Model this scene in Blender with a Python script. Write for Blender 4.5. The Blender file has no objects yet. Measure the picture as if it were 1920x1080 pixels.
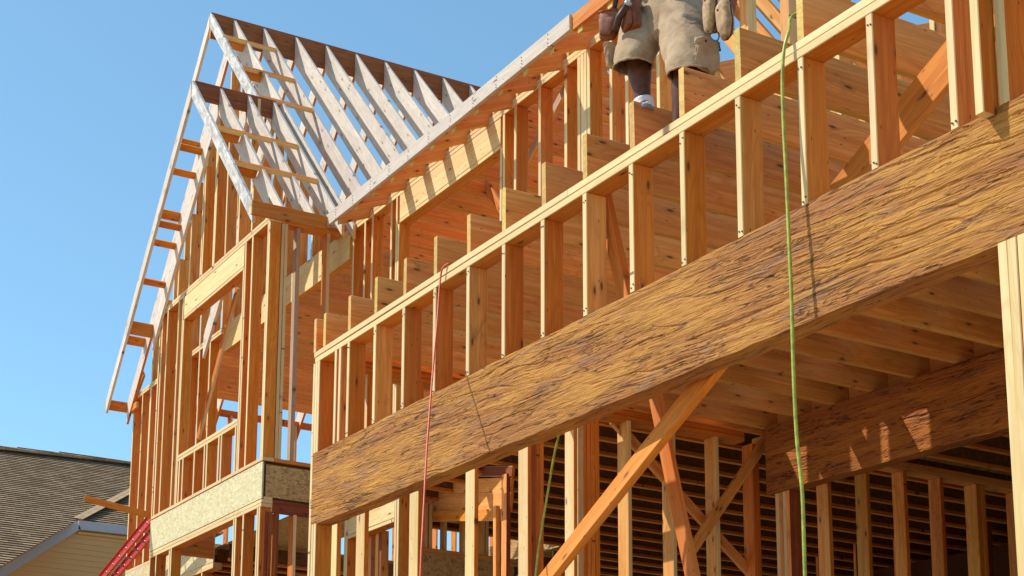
import bpy, bmesh, math, random
from mathutils import Vector, Matrix, noise
random.seed(11)
R = math.radians
sc = bpy.context.scene
C = sc.collection
SUN_E, SKY_S, EXPO = 3.7, 0.145, 0.70

# ------------------------------------------------------------------ helpers
def V(*a): return Vector(a)

def tag(o, label=None, cat=None, group=None, kind=None):
    if label: o['label'] = label
    if cat: o['category'] = cat
    if group: o['group'] = group
    if kind: o['kind'] = kind
    return o

def thing(name, label, cat, loc, group=None):
    o = bpy.data.objects.new(name, None)
    o.empty_display_size = 0.2
    C.objects.link(o); o.location = loc
    return tag(o, label, cat, group)

def link(name, me, mats, parent=None, mat=None):
    """mat: world matrix of the mesh; parent: an unrotated Empty or any object"""
    o = bpy.data.objects.new(name, me)
    for m in (mats if isinstance(mats, (list, tuple)) else [mats]):
        me.materials.append(m)
    C.objects.link(o)
    W = mat if mat is not None else Matrix.Identity(4)
    if parent is not None:
        o.parent = parent
        pw = Matrix.Identity(4); q = parent; chain = []
        while q is not None:
            chain.append(q); q = q.parent
        for q in reversed(chain):
            pw = pw @ q.matrix_basis
        o.matrix_basis = pw.inverted() @ W
    else:
        o.matrix_basis = W
    return o

def frame(a, ex, wdir):
    """matrix with local x along ex, local y close to wdir"""
    ex = Vector(ex).normalized(); w = Vector(wdir)
    w = (w - ex * w.dot(ex)).normalized()
    t = ex.cross(w)
    m = Matrix.Identity(4)
    for i in range(3):
        m[i][0] = ex[i]; m[i][1] = w[i]; m[i][2] = t[i]; m[i][3] = a[i]
    return m

def stick_mesh(L, W, T, k0=0.0, k1=0.0, bow=0.0, ch=0.0035, nseg=None, kt0=0.0, kt1=0.0):
    """a board: length on x, width W on y, thickness T on z, eased edges, slightly bowed.
    slots: 0 wide faces, 1 narrow faces, 2 ends. k shear the ends along the width."""
    if nseg is None: nseg = max(1, min(8, int(L / 0.5)))
    w, t = W / 2, T / 2
    prof = [(-w + ch, -t), (w - ch, -t), (w, -t + ch), (w, t - ch), (w - ch, t), (-w + ch, t), (-w, t - ch), (-w, -t + ch)]
    slot = [0, 1, 1, 1, 0, 1, 1, 1]
    bw = bow * random.uniform(-1, 1); bt = bow * random.uniform(-1, 1) * 1.4; tw = random.uniform(-1, 1) * bow * 1.2
    vs = []; fs = []; ms = []
    for i in range(nseg + 1):
        u = i / nseg
        for (y, z) in prof:
            x = L * u + (k0 * y + kt0 * z) * (1 - u) + (k1 * y + kt1 * z) * u
            s = math.sin(math.pi * u)
            a = tw * (u - 0.5) * 6
            vs.append((x, y + bw * s - a * z, z + bt * s + a * y))
    for i in range(nseg):
        for j in range(8):
            k = (j + 1) % 8
            fs.append((i * 8 + j, i * 8 + k, (i + 1) * 8 + k, (i + 1) * 8 + j)); ms.append(slot[j])
    fs.append(tuple(reversed(range(8)))); ms.append(2)
    fs.append(tuple(range(nseg * 8, nseg * 8 + 8))); ms.append(2)
    me = bpy.data.meshes.new('board')
    me.from_pydata(vs, [], fs)
    me.polygons.foreach_set('material_index', ms)
    bm = bmesh.new(); bm.from_mesh(me); bmesh.ops.recalc_face_normals(bm, faces=bm.faces); bm.to_mesh(me); bm.free()
    return me

def stick(name, a, b, W, T, wdir, mats, parent=None, k0=0, k1=0, bow=0.003, jit=0.0, **kw):
    """board whose centre line runs from a to b"""
    a = Vector(a); b = Vector(b)
    if jit: a = a + V(*[random.uniform(-jit, jit) for _ in range(3)])
    L = (b - a).length
    return link(name, stick_mesh(L, W, T, k0, k1, bow, **kw), mats, parent, frame(a, b - a, wdir))

def post(name, x, y, z0, z1, sx, sy, mats, parent=None, bow=0.003, jit=0.003):
    """upright stud centred on x, y"""
    x += random.uniform(-jit, jit); y += random.uniform(-jit, jit) * 0.5
    if sx >= sy: return stick(name, (x, y, z0), (x, y, z1), sx, sy, (1, 0, 0), mats, parent, bow=bow)
    return stick(name, (x, y, z0), (x, y, z1), sy, sx, (0, 1, 0), mats, parent, bow=bow)

def tube_mesh(pts, r, n=8, closed_ends=True):
    pts = [Vector(p) for p in pts]
    vs = []; fs = []
    up = V(0.3, 1, 0.2)
    for i, p in enumerate(pts):
        d = (pts[min(i + 1, len(pts) - 1)] - pts[max(i - 1, 0)]).normalized()
        s = d.cross(up).normalized(); u = s.cross(d)
        rr = r[i] if isinstance(r, (list, tuple)) else r
        for j in range(n):
            a = 2 * math.pi * j / n
            vs.append(p + (s * math.cos(a) + u * math.sin(a)) * rr)
    for i in range(len(pts) - 1):
        for j in range(n):
            k = (j + 1) % n
            fs.append((i * n + j, i * n + k, (i + 1) * n + k, (i + 1) * n + j))
    if closed_ends:
        fs.append(tuple(range(n))); fs.append(tuple(range((len(pts) - 1) * n, len(pts) * n)))
    me = bpy.data.meshes.new('tube'); me.from_pydata([tuple(v) for v in vs], [], fs)
    for p in me.polygons: p.use_smooth = True
    bm = bmesh.new(); bm.from_mesh(me); bmesh.ops.recalc_face_normals(bm, faces=bm.faces); bm.to_mesh(me); bm.free()
    return me

def spline(ctrl, n=10):
    ctrl = [Vector(c) for c in ctrl]
    out = []
    for i in range(len(ctrl) - 1):
        p0 = ctrl[max(i - 1, 0)]; p1 = ctrl[i]; p2 = ctrl[i + 1]; p3 = ctrl[min(i + 2, len(ctrl) - 1)]
        for j in range(n):
            t = j / n
            out.append(0.5 * ((2 * p1) + (p2 - p0) * t + (2 * p0 - 5 * p1 + 4 * p2 - p3) * t * t + (3 * p1 - p0 - 3 * p2 + p3) * t ** 3))
    out.append(ctrl[-1])
    return out

def raw_mesh(name, vs, fs, smooth=False):
    me = bpy.data.meshes.new(name); me.from_pydata([tuple(v) for v in vs], [], fs)
    bm = bmesh.new(); bm.from_mesh(me); bmesh.ops.recalc_face_normals(bm, faces=bm.faces); bm.to_mesh(me); bm.free()
    if smooth:
        for p in me.polygons: p.use_smooth = True
    return me

def slab(vs4, th, nrm):
    """closed panel: polygon vs4 thickened by th along nrm"""
    n = len(vs4); nv = Vector(nrm).normalized() * th
    vs = [Vector(v) for v in vs4] + [Vector(v) + nv for v in vs4]
    fs = [tuple(range(n)), tuple(reversed(range(n, 2 * n)))] + [(i, (i + 1) % n, n + (i + 1) % n, n + i) for i in range(n)]
    return raw_mesh('slab', vs, fs)

# camera constants (also used to read points of the photograph onto real planes)
CM = ((0.39547, 0.917713, 0.037509), (-0.14304, 0.101878, -0.98446), (-0.907272, 0.383959, 0.171559))
CF, CX, CY = 2722.0846, 415.1434, 1110.5215
def ray(x, y):
    d = ((x - CX) / CF, (y - CY) / CF, 1.0)
    return V(*[sum(CM[i][k] * d[i] for i in range(3)) for k in range(3)])
def atY(x, y, Y): r = ray(x, y); return r * (Y / r[1])
def atX(x, y, X): r = ray(x, y); return r * (X / r[0])
def atZ(x, y, Z): r = ray(x, y); return r * (Z / r[2])

# ------------------------------------------------------------------ materials
def nt(name):
    m = bpy.data.materials.new(name); m.use_nodes = True
    t = m.node_tree; t.nodes.clear()
    return m, t
def nd(t, kind, **kw):
    n = t.nodes.new(kind)
    for k, v in kw.items():
        if hasattr(n, k) and k not in ('inputs',): setattr(n, k, v)
        else: n.inputs[k].default_value = v
    return n
def L(t, a, b): t.links.new(a, b)
def ramp(t, fac, stops):
    r = t.nodes.new('ShaderNodeValToRGB')
    el = r.color_ramp.elements
    while len(el) > 1: el.remove(el[-1])
    el[0].position = stops[0][0]; el[0].color = (*stops[0][1], 1) if len(stops[0][1]) == 3 else stops[0][1]
    for p, c in stops[1:]:
        e = el.new(p); e.color = (*c, 1)
    L(t, fac, r.inputs[0]); return r.outputs[0]
def mixc(t, fac, a, b, mode='MIX'):
    n = t.nodes.new('ShaderNodeMix'); n.data_type = 'RGBA'; n.blend_type = mode
    for i, s in ((0, fac), (6, a), (7, b)):
        if hasattr(s, 'links'): L(t, s, n.inputs[i])
        elif isinstance(s, (int, float)): n.inputs[i].default_value = s
        else: n.inputs[i].default_value = (*s, 1)
    return n.outputs[2]
def mathn(t, op, a, b=None, c=None):
    n = t.nodes.new('ShaderNodeMath'); n.operation = op
    for i, s in enumerate((a, b, c)):
        if s is None: continue
        if hasattr(s, 'links'): L(t, s, n.inputs[i])
        else: n.inputs[i].default_value = s
    return n.outputs[0]
def vmul(t, v, s):
    n = t.nodes.new('ShaderNodeVectorMath'); n.operation = 'MULTIPLY'
    L(t, v, n.inputs[0]); n.inputs[1].default_value = s; return n.outputs[0]
def obj_coord(t, rand=True):
    tc = t.nodes.new('ShaderNodeTexCoord')
    if not rand: return tc.outputs['Object'], None
    oi = t.nodes.new('ShaderNodeObjectInfo')
    m = mathn(t, 'MULTIPLY', oi.outputs['Random'], 137.0)
    a = t.nodes.new('ShaderNodeVectorMath'); a.operation = 'ADD'
    L(t, tc.outputs['Object'], a.inputs[0]); L(t, m, a.inputs[1])
    return a.outputs[0], oi.outputs['Random']
def finish(m, t, col, rough, bump=None, bstr=0.3, bdist=0.01, spec=0.3):
    b = t.nodes.new('ShaderNodeBsdfPrincipled'); o = t.nodes.new('ShaderNodeOutputMaterial')
    if hasattr(col, 'links'): L(t, col, b.inputs['Base Color'])
    else: b.inputs['Base Color'].default_value = (*col, 1)
    if hasattr(rough, 'links'): L(t, rough, b.inputs['Roughness'])
    else: b.inputs['Roughness'].default_value = rough
    b.inputs['Specular IOR Level'].default_value = spec
    if bump is not None:
        bn = t.nodes.new('ShaderNodeBump'); bn.inputs['Strength'].default_value = bstr; bn.inputs['Distance'].default_value = bdist
        L(t, bump, bn.inputs['Height']); L(t, bn.outputs[0], b.inputs['Normal'])
    L(t, b.outputs[0], o.inputs[0])
    return m

def wood(name, light, dark, knot=0.5, grain=1.0, hue=0.03, val=0.25, grey=0.0, stain=0.0, sap=0.0):
    m, t = nt(name)
    co, rnd = obj_coord(t)
    g1 = nd(t, 'ShaderNodeTexNoise', Scale=1.0, Detail=4.0, Roughness=0.6, Distortion=0.6)
    L(t, vmul(t, co, (1.1, 26.0, 26.0)), g1.inputs['Vector'])
    g2 = nd(t, 'ShaderNodeTexNoise', Scale=1.0, Detail=3.0, Roughness=0.55)
    L(t, vmul(t, co, (3.0, 150.0, 150.0)), g2.inputs['Vector'])
    f = mathn(t, 'ADD', mathn(t, 'MULTIPLY', g1.outputs['Fac'], 0.75), mathn(t, 'MULTIPLY', g2.outputs['Fac'], 0.25))
    col = ramp(t, f, [(0.34, dark), (0.5, [(a * 0.55 + b * 0.45) for a, b in zip(light, dark)]), (0.63, light)])
    # cathedral figure: wide wavy bands
    w = nd(t, 'ShaderNodeTexNoise', Scale=1.0, Detail=1.5, Distortion=1.4)
    L(t, vmul(t, co, (0.7, 7.0, 7.0)), w.inputs['Vector'])
    bands = mathn(t, 'SINE', mathn(t, 'MULTIPLY', w.outputs['Fac'], 55.0 * grain))
    bands = mathn(t, 'MULTIPLY', mathn(t, 'POWER', mathn(t, 'ADD', mathn(t, 'MULTIPLY', bands, 0.5), 0.5), 3.0), 0.6)
    col = mixc(t, bands, col, dark)
    # sapwood streaks
    if sap:
        s = nd(t, 'ShaderNodeTexNoise', Scale=1.0, Detail=1.0)
        L(t, vmul(t, co, (0.35, 5.0, 5.0)), s.inputs['Vector'])
        sf = ramp(t, s.outputs['Fac'], [(0.52, (0, 0, 0)), (0.6, (sap, sap, sap))])
        col = mixc(t, sf, col, (0.66, 0.42, 0.15))
    # knots
    vo = nd(t, 'ShaderNodeTexVoronoi', Scale=1.0, Randomness=1.0); vo.voronoi_dimensions = '2D'
    L(t, vmul(t, co, (3.0, 9.0, 1.0)), vo.inputs['Vector'])
    rr = nd(t, 'ShaderNodeSeparateColor'); L(t, vo.outputs['Color'], rr.inputs[0])
    gate = mathn(t, 'GREATER_THAN', rr.outputs[0], 1.0 - 0.5 * knot)
    kd = ramp(t, vo.outputs['Distance'], [(0.04, (1, 1, 1)), (0.07, (0.8, 0.8, 0.8)), (0.095, (0.25, 0.25, 0.25)), (0.22, (0, 0, 0))])
    kf = mathn(t, 'MULTIPLY', gate, kd)
    col = mixc(t, mathn(t, 'MULTIPLY', kf, 0.85), col, (0.075, 0.028, 0.012))
    # nail heads / pitch specks
    v2 = nd(t, 'ShaderNodeTexVoronoi', Scale=1.0); v2.voronoi_dimensions = '2D'; L(t, vmul(t, co, (7.0, 21.0, 2.0)), v2.inputs['Vector'])
    r2 = nd(t, 'ShaderNodeSeparateColor'); L(t, v2.outputs['Color'], r2.inputs[0])
    sp = mathn(t, 'MULTIPLY', mathn(t, 'LESS_THAN', v2.outputs['Distance'], 0.07), mathn(t, 'GREATER_THAN', r2.outputs[1], 0.86))
    col = mixc(t, mathn(t, 'MULTIPLY', sp, 0.75), col, (0.05, 0.025, 0.012))
    if grey:
        n = nd(t, 'ShaderNodeTexNoise', Scale=1.0, Detail=5.0, Roughness=0.7, Distortion=0.8)
        L(t, vmul(t, co, (5.0, 9.0, 9.0)), n.inputs['Vector'])
        col = mixc(t, ramp(t, n.outputs['Fac'], [(0.42, (0, 0, 0)), (0.58, (grey, grey, grey)), (0.75, (grey, grey, grey))]), col, (0.24, 0.225, 0.21))
    if stain:
        n = nd(t, 'ShaderNodeTexNoise', Scale=1.0, Detail=4.0, Roughness=0.7, Distortion=1.0)
        L(t, vmul(t, co, (2.2, 6.0, 6.0)), n.inputs['Vector'])
        col = mixc(t, ramp(t, n.outputs['Fac'], [(0.60, (0, 0, 0)), (0.72, (stain, stain, stain))]), col, (0.06, 0.04, 0.025))
    hv = nd(t, 'ShaderNodeHueSaturation')
    r3 = mathn(t, 'FRACT', mathn(t, 'MULTIPLY', rnd, 7.31))
    L(t, mathn(t, 'ADD', mathn(t, 'MULTIPLY', rnd, hue), 0.5 - hue / 2), hv.inputs['Hue'])
    L(t, mathn(t, 'ADD', mathn(t, 'MULTIPLY', r3, val), 1.0 - val * 0.5), hv.inputs['Value'])
    L(t, col, hv.inputs['Color'])
    return finish(m, t, hv.outputs[0], 0.72, mathn(t, 'ADD', f, mathn(t, 'MULTIPLY', bands, 0.3)), 0.25, 0.004, 0.25)

M_fir = wood('fir_shade_orange', (0.66, 0.225, 0.030), (0.47, 0.128, 0.013), knot=0.55, sap=0.12, hue=0.012, val=0.26)  # deep orange puts the shade of the unlit board sides into the colour
M_fir2 = wood('fir_brown', (0.76, 0.36, 0.105), (0.54, 0.20, 0.04), knot=0.75, stain=0.4, sap=0.3, hue=0.014, val=0.3)
M_red = wood('fir_red', (0.30, 0.088, 0.030), (0.17, 0.045, 0.015), knot=0.5, stain=0.3)
M_pale = wood('pine_pale', (0.73, 0.56, 0.29), (0.59, 0.41, 0.175), knot=0.35, hue=0.02, val=0.16)
M_cream = wood('sunlit_cream', (0.71, 0.545, 0.295), (0.60, 0.425, 0.20), knot=0.35, hue=0.016, val=0.16, grain=0.6)  # cream puts the sunlight on the narrow board fronts into the colour
M_white = wood('weathered_white', (0.70, 0.615, 0.53), (0.58, 0.485, 0.395), knot=0.7, hue=0.015, val=0.14, grey=0.2, grain=0.7)
M_fascia = wood('weathered_fascia', (0.58, 0.495, 0.42), (0.48, 0.40, 0.33), knot=0.5, hue=0.01, val=0.08, grey=0.15, grain=0.6)
M_mottle = wood('weathered_mottled', (0.70, 0.68, 0.64), (0.58, 0.55, 0.50), knot=0.3, hue=0.02, val=0.1, grey=0.7, grain=0.5)
M_yel = wood('pine_end_yellow', (0.62, 0.42, 0.13), (0.46, 0.27, 0.07), knot=0.1)
M_orange = wood('fir_orange', (0.82, 0.36, 0.105), (0.64, 0.22, 0.048), knot=0.7, hue=0.012, val=0.22)
M_grey = wood('stud_grey', (0.45, 0.31, 0.22), (0.34, 0.22, 0.15), knot=0.4)

M_edge = wood('fir_edge', (0.72, 0.40, 0.125), (0.55, 0.26, 0.06), knot=0.3, hue=0.012)
STUD = [M_fir, M_cream, M_yel]  # sides take the painted shade tone, edges the painted sunlit tone
STUD2 = [M_fir2, M_cream, M_yel]
PLATE = [M_fir, M_cream, M_cream]
ALLP = [M_pale, M_pale, M_yel]
JOIST = [M_fir2, M_edge, M_yel]
CEIL = [M_orange, M_edge, M_yel]
MOTT = [M_mottle, M_mottle, M_cream]
RAFT = [M_white, M_white, M_cream]
REDB = [M_red, M_red, M_fir]
BRACE = [M_fir, M_fir, M_yel]

def beam_mat(name='rough_sawn_beam', k=1.0, red=0.0):
    m, t = nt(name)
    co, _ = obj_coord(t, False)
    a = nd(t, 'ShaderNodeTexNoise', Scale=1.0, Detail=6.0, Roughness=0.68, Distortion=1.2)
    L(t, vmul(t, co, (2.4, 48.0, 48.0)), a.inputs['Vector'])
    b = nd(t, 'ShaderNodeTexNoise', Scale=1.0, Detail=5.0, Roughness=0.65, Distortion=0.9)
    L(t, vmul(t, co, (6.0, 130.0, 130.0)), b.inputs['Vector'])
    c = nd(t, 'ShaderNodeTexNoise', Scale=1.0, Detail=4.0, Roughness=0.6, Distortion=0.6)
    L(t, vmul(t, co, (1.3, 6.0, 6.0)), c.inputs['Vector'])
    col = ramp(t, a.outputs['Fac'], [(0.28, (0.17, 0.075, 0.025)), (0.42, (0.40, 0.20, 0.068)), (0.55, (0.52, 0.29, 0.095)), (0.72, (0.60, 0.38, 0.135))])
    col = mixc(t, ramp(t, c.outputs['Fac'], [(0.42, (0, 0, 0)), (0.62, (0.7, 0.7, 0.7))]), col, (0.36, 0.165, 0.085))
    d = nd(t, 'ShaderNodeTexNoise', Scale=1.0, Detail=4.0, Roughness=0.7, Distortion=0.6)
    L(t, vmul(t, co, (2.2, 13.0, 13.0)), d.inputs['Vector'])
    col = mixc(t, ramp(t, d.outputs['Fac'], [(0.55, (0, 0, 0)), (0.66, (0.6, 0.6, 0.6))]), col, (0.27, 0.18, 0.165))
    col = mixc(t, ramp(t, b.outputs['Fac'], [(0.30, (0.75, 0.75, 0.75)), (0.40, (0, 0, 0))]), col, (0.085, 0.04, 0.02))
    e = nd(t, 'ShaderNodeTexNoise', Scale=1.0, Detail=3.0, Roughness=0.6, Distortion=0.8)
    L(t, vmul(t, co, (1.6, 20.0, 20.0)), e.inputs['Vector'])
    ed = mathn(t, 'ABSOLUTE', mathn(t, 'SUBTRACT', e.outputs['Fac'], 0.5))
    cr = mathn(t, 'MULTIPLY', ramp(t, ed, [(0.008, (1, 1, 1)), (0.026, (0, 0, 0))]), ramp(t, c.outputs['Fac'], [(0.42, (0, 0, 0)), (0.5, (1, 1, 1))]))
    col = mixc(t, mathn(t, 'MULTIPLY', cr, 0.8), col, (0.06, 0.028, 0.014))
    h = mathn(t, 'ADD', mathn(t, 'MULTIPLY', a.outputs['Fac'], 0.6), mathn(t, 'MULTIPLY', b.outputs['Fac'], 0.4))
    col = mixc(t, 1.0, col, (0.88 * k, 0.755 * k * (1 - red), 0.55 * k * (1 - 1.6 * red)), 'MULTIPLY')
    return finish(m, t, col, 0.85, h, 0.8, 0.010, 0.15)
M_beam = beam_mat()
M_beam2 = beam_mat('shaded_rough_beam', 0.80, 0.24)  # beam colour darkened and reddened in place of the interior shade

def osb_mat(name, base, flake, dark):
    m, t = nt(name)
    co, _ = obj_coord(t, False)
    n = nd(t, 'ShaderNodeTexNoise', Scale=9.0, Detail=2.0); L(t, co, n.inputs['Vector'])
    ad = t.nodes.new('ShaderNodeVectorMath'); ad.operation = 'ADD'; L(t, co, ad.inputs[0]); L(t, vmul(t, n.outputs['Color'], (0.10, 0.10, 0.10)), ad.inputs[1])
    v = nd(t, 'ShaderNodeTexVoronoi', Scale=1.0); L(t, vmul(t, ad.outputs[0], (26.0, 26.0, 44.0)), v.inputs['Vector'])
    s = nd(t, 'ShaderNodeSeparateColor'); L(t, v.outputs['Color'], s.inputs[0])
    col = ramp(t, s.outputs[0], [(0.0, dark), (0.25, base), (0.7, flake), (1.0, [min(1, c * 1.15) for c in flake])])
    g = nd(t, 'ShaderNodeTexNoise', Scale=1.0, Detail=4.0, Distortion=1.0); L(t, vmul(t, ad.outputs[0], (30.0, 60.0, 90.0)), g.inputs['Vector'])
    col = mixc(t, ramp(t, g.outputs['Fac'], [(0.35, (0.5, 0.5, 0.5)), (0.55, (0, 0, 0))]), col, dark)
    return finish(m, t, col, 0.7, mathn(t, 'ADD', s.outputs[1], g.outputs['Fac']), 0.25, 0.004)
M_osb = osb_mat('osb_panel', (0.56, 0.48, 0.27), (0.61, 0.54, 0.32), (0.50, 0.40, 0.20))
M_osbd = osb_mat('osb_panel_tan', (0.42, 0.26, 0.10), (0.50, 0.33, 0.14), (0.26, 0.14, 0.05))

def plain(name, col, rough=0.5, spec=0.4, noise_amt=0.15, scale=20.0, metal=0.0):
    m, t = nt(name)
    co, _ = obj_coord(t, False)
    n = nd(t, 'ShaderNodeTexNoise', Scale=scale, Detail=5.0, Roughness=0.65); L(t, co, n.inputs['Vector'])
    c = mixc(t, ramp(t, n.outputs['Fac'], [(0.35, (0, 0, 0)), (0.65, (1, 1, 1))]), [x * (1 - noise_amt) for x in col], [min(1, x * (1 + noise_amt)) for x in col])
    finish(m, t, c, rough, n.outputs['Fac'], 0.08, 0.004, spec)
    m.node_tree.nodes['Principled BSDF'].inputs['Metallic'].default_value = metal
    return m
M_groove = plain('groove_dark', (0.07, 0.05, 0.03), 0.9)  # plain dark tone for the rung holes and the bay rim
M_steel = plain('nail_steel', (0.06, 0.04, 0.03), 0.8)
M_ladder = plain('ladder_red', (0.50, 0.024, 0.008), 0.5, noise_amt=0.2)
M_alu = plain('aluminium', (0.42, 0.42, 0.42), 0.45, metal=0.6)
M_hoseg = plain('hose_green', (0.30, 0.34, 0.045), 0.4, noise_amt=0.3, scale=25)
M_hoser = plain('cord_red', (0.55, 0.075, 0.03), 0.5, noise_amt=0.2, scale=40)
M_leather = plain('leather_brown', (0.20, 0.058, 0.02), 0.6, noise_amt=0.4)
M_leatherd = plain('leather_dark', (0.055, 0.022, 0.012), 0.55, noise_amt=0.4)
M_glove = plain('glove_suede', (0.36, 0.235, 0.125), 0.9, noise_amt=0.35, scale=30)
M_skin = plain('skin_dark', (0.10, 0.042, 0.025), 0.55, spec=0.25, noise_amt=0.25, scale=25)
M_hair = plain('hair_black', (0.012, 0.01, 0.009), 0.8)
M_shirt = plain('shirt_rust', (0.18, 0.035, 0.025), 0.9, noise_amt=0.2)
M_sock = plain('sock_white', (0.72, 0.74, 0.78), 0.9, noise_amt=0.1, scale=60)
M_shoe = plain('shoe_grey_white', (0.60, 0.62, 0.63), 0.6, noise_amt=0.15)
M_sole = plain('shoe_sole', (0.25, 0.25, 0.25), 0.8)
M_eye = plain('eye_white', (0.75, 0.73, 0.70), 0.3)
M_trim = plain('trim_grey', (0.34, 0.36, 0.41), 0.6, noise_amt=0.05)
M_web = plain('joist_web', (0.16, 0.065, 0.022), 0.9, noise_amt=0.3)  # web colour darkened to put the interior shade in
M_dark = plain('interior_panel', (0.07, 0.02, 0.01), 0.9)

def shorts_mat():
    m, t = nt('khaki_cotton')
    co, _ = obj_coord(t, False)
    n = nd(t, 'ShaderNodeTexNoise', Scale=9.0, Detail=5.0, Roughness=0.6, Distortion=0.5); L(t, co, n.inputs['Vector'])
    c = ramp(t, n.outputs['Fac'], [(0.3, (0.29, 0.195, 0.115)), (0.5, (0.38, 0.27, 0.17)), (0.7, (0.44, 0.325, 0.215))])
    w = nd(t, 'ShaderNodeTexNoise', Scale=900.0, Detail=1.0); L(t, co, w.inputs['Vector'])
    return finish(m, t, c, 0.95, mathn(t, 'ADD', mathn(t, 'MULTIPLY', n.outputs['Fac'], 1.0), mathn(t, 'MULTIPLY', w.outputs['Fac'], 0.05)), 0.5, 0.03, 0.1)
M_khaki = shorts_mat()

def shingle_mat():
    m, t = nt('asphalt_shingle')
    co, _ = obj_coord(t, False)
    br = nd(t, 'ShaderNodeTexBrick')
    br.offset = 0.37; br.offset_frequency = 2; br.squash = 1.0
    br.inputs['Color1'].default_value = (0.43, 0.31, 0.205, 1); br.inputs['Color2'].default_value = (0.23, 0.16, 0.105, 1)
    br.inputs['Mortar'].default_value = (0.05, 0.04, 0.033, 1)
    br.inputs['Scale'].default_value = 1.0; br.inputs['Mortar Size'].default_value = 0.006
    br.inputs['Brick Width'].default_value = 0.31; br.inputs['Row Height'].default_value = 0.145; br.inputs['Bias'].default_value = 0.1
    L(t, co, br.inputs['Vector'])
    n = nd(t, 'ShaderNodeTexNoise', Scale=140.0, Detail=3.0); L(t, co, n.inputs['Vector'])
    n2 = nd(t, 'ShaderNodeTexNoise', Scale=0.6, Detail=3.0); L(t, co, n2.inputs['Vector'])
    c = mixc(t, 0.5, br.outputs['Color'], n.outputs['Color'], 'OVERLAY')
    c = mixc(t, mathn(t, 'MULTIPLY', n2.outputs['Fac'], 0.35), c, (0.19, 0.15, 0.12))
    hs = nd(t, 'ShaderNodeHueSaturation', Saturation=1.2); L(t, c, hs.inputs['Color'])
    return finish(m, t, hs.outputs[0], 0.95, n.outputs['Fac'], 0.3, 0.01, 0.1)
M_shingle = shingle_mat()
def siding_mat():
    m, t = nt('vinyl_siding')
    co, _ = obj_coord(t, False)
    n = nd(t, 'ShaderNodeTexNoise', Scale=1.5, Detail=3.0); L(t, vmul(t, co, (1, 1, 8)), n.inputs['Vector'])
    c = mixc(t, n.outputs['Fac'], (0.48, 0.285, 0.105), (0.54, 0.33, 0.13))
    return finish(m, t, c, 0.55, n.outputs['Fac'], 0.05, 0.01)
M_siding = siding_mat()
def ground_mat():
    m, t = nt('bare_clay')
    co, _ = obj_coord(t, False)
    n = nd(t, 'ShaderNodeTexNoise', Scale=0.35, Detail=8.0, Roughness=0.7); L(t, co, n.inputs['Vector'])
    c = ramp(t, n.outputs['Fac'], [(0.3, (0.36, 0.23, 0.13)), (0.55, (0.45, 0.30, 0.17)), (0.75, (0.52, 0.37, 0.23))])
    return finish(m, t, c, 0.95, n.outputs['Fac'], 0.6, 0.1, 0.1)
M_ground = ground_mat()
M_slab = plain('concrete', (0.15, 0.12, 0.09), 0.9, noise_amt=0.2, scale=3)

# ------------------------------------------------------------------ key dimensions (camera height is z = 0)
GZ = -1.75            # ground
GY = 4.866            # garage front face
ZP = 3.845            # top of garage plates = joist bottoms
ZJ = 4.12             # joist tops
HY = 7.60             # upper house wall
WP = 7.31             # house wall plate top
BY = 6.65             # bay front
BZ = 7.35
PITCH = 1.22
S = 0.4064

# ground and slab
gm = raw_mesh('ground', [(-900, -700, GZ), (700, -700, GZ), (700, 1500, GZ), (-900, 1500, GZ)], [(0, 1, 2, 3)])
tag(link('ground', gm, M_ground), kind='structure')
sm = slab([(-22.0, 4.9, GZ + 0.004), (-3.0, 4.9, GZ + 0.004), (-3.0, 18.0, GZ + 0.004), (-22.0, 18.0, GZ + 0.004)], 0.28, (0, 0, 1))
tag(link('floor_slab', sm, M_slab), kind='structure')

# ================================================================== GARAGE FRONT WALL
gw = thing('garage_wall', 'garage front wall of short studs under a long double plate, above the rough beam', 'stud wall', (-9.85, GY, GZ))
def plate_run(name, x0, x1, y, z, d, t, mats, parent, splits=()):
    xs = [x0] + list(splits) + [x1]
    for a, b in zip(xs[:-1], xs[1:]):
        dy = random.uniform(-0.002, 0.002)
        stick(name, (a + 0.0015, y + d / 2 + dy, z + t / 2), (b - 0.0015, y + d / 2 + dy, z + t / 2), d, t, (0, 1, 0), mats, parent, bow=0.002)
plate_run('top_plate', -9.81, -2.0, GY, 3.80, 0.14, 0.0435, PLATE, gw, (-6.55,))
plate_run('top_plate', -9.79, -2.0, GY, 3.752, 0.14, 0.0435, PLATE, gw, (-7.98, -4.0))
for k in range(-4, 15):
    x = -3.952 - S * k
    if x < -9.62: continue
    if k == -1: continue
    post('stud', x, GY + 0.07, 3.016, 3.75, 0.038, 0.14, STUD if k % 3 else STUD2, gw)
for x in (-9.80, -9.762, -9.723):
    post('corner_stud', x, GY + 0.07, 3.016 if x > -9.77 else GZ + 0.3, 3.75, 0.036, 0.14, STUD, gw, jit=0)
post('stud', -9.44, GY + 0.07, 3.016, 3.75, 0.036, 0.14, STUD, gw)
post('stud', -9.375, GY + 0.07, 3.016, 3.75, 0.036, 0.14, STUD2, gw)
post('stud', -3.775, GY - 0.03, 2.98, 3.75, 0.04, 0.09, [M_fir, M_pale, M_cream], gw, jit=0)
post('stud', -3.722, GY + 0.07, 3.016, 3.75, 0.045, 0.14, [M_fir, M_pale, M_yel], gw, jit=0)
post('stud', -3.5, GY + 0.07, 3.016, 3.75, 0.04, 0.14, STUD, gw)
for x in (-9.758, -9.718):
    post('trimmer_stud', x, GY + 0.07, GZ + 0.3, 2.447, 0.037, 0.14, STUD, gw, jit=0)
for i, x in enumerate((-3.765, -3.722, -3.678)):
    post('trimmer_stud', x, GY + 0.065, GZ + 0.3, 2.447, 0.042, 0.14, [M_fir, M_pale, M_yel], gw, jit=0.001)
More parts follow.
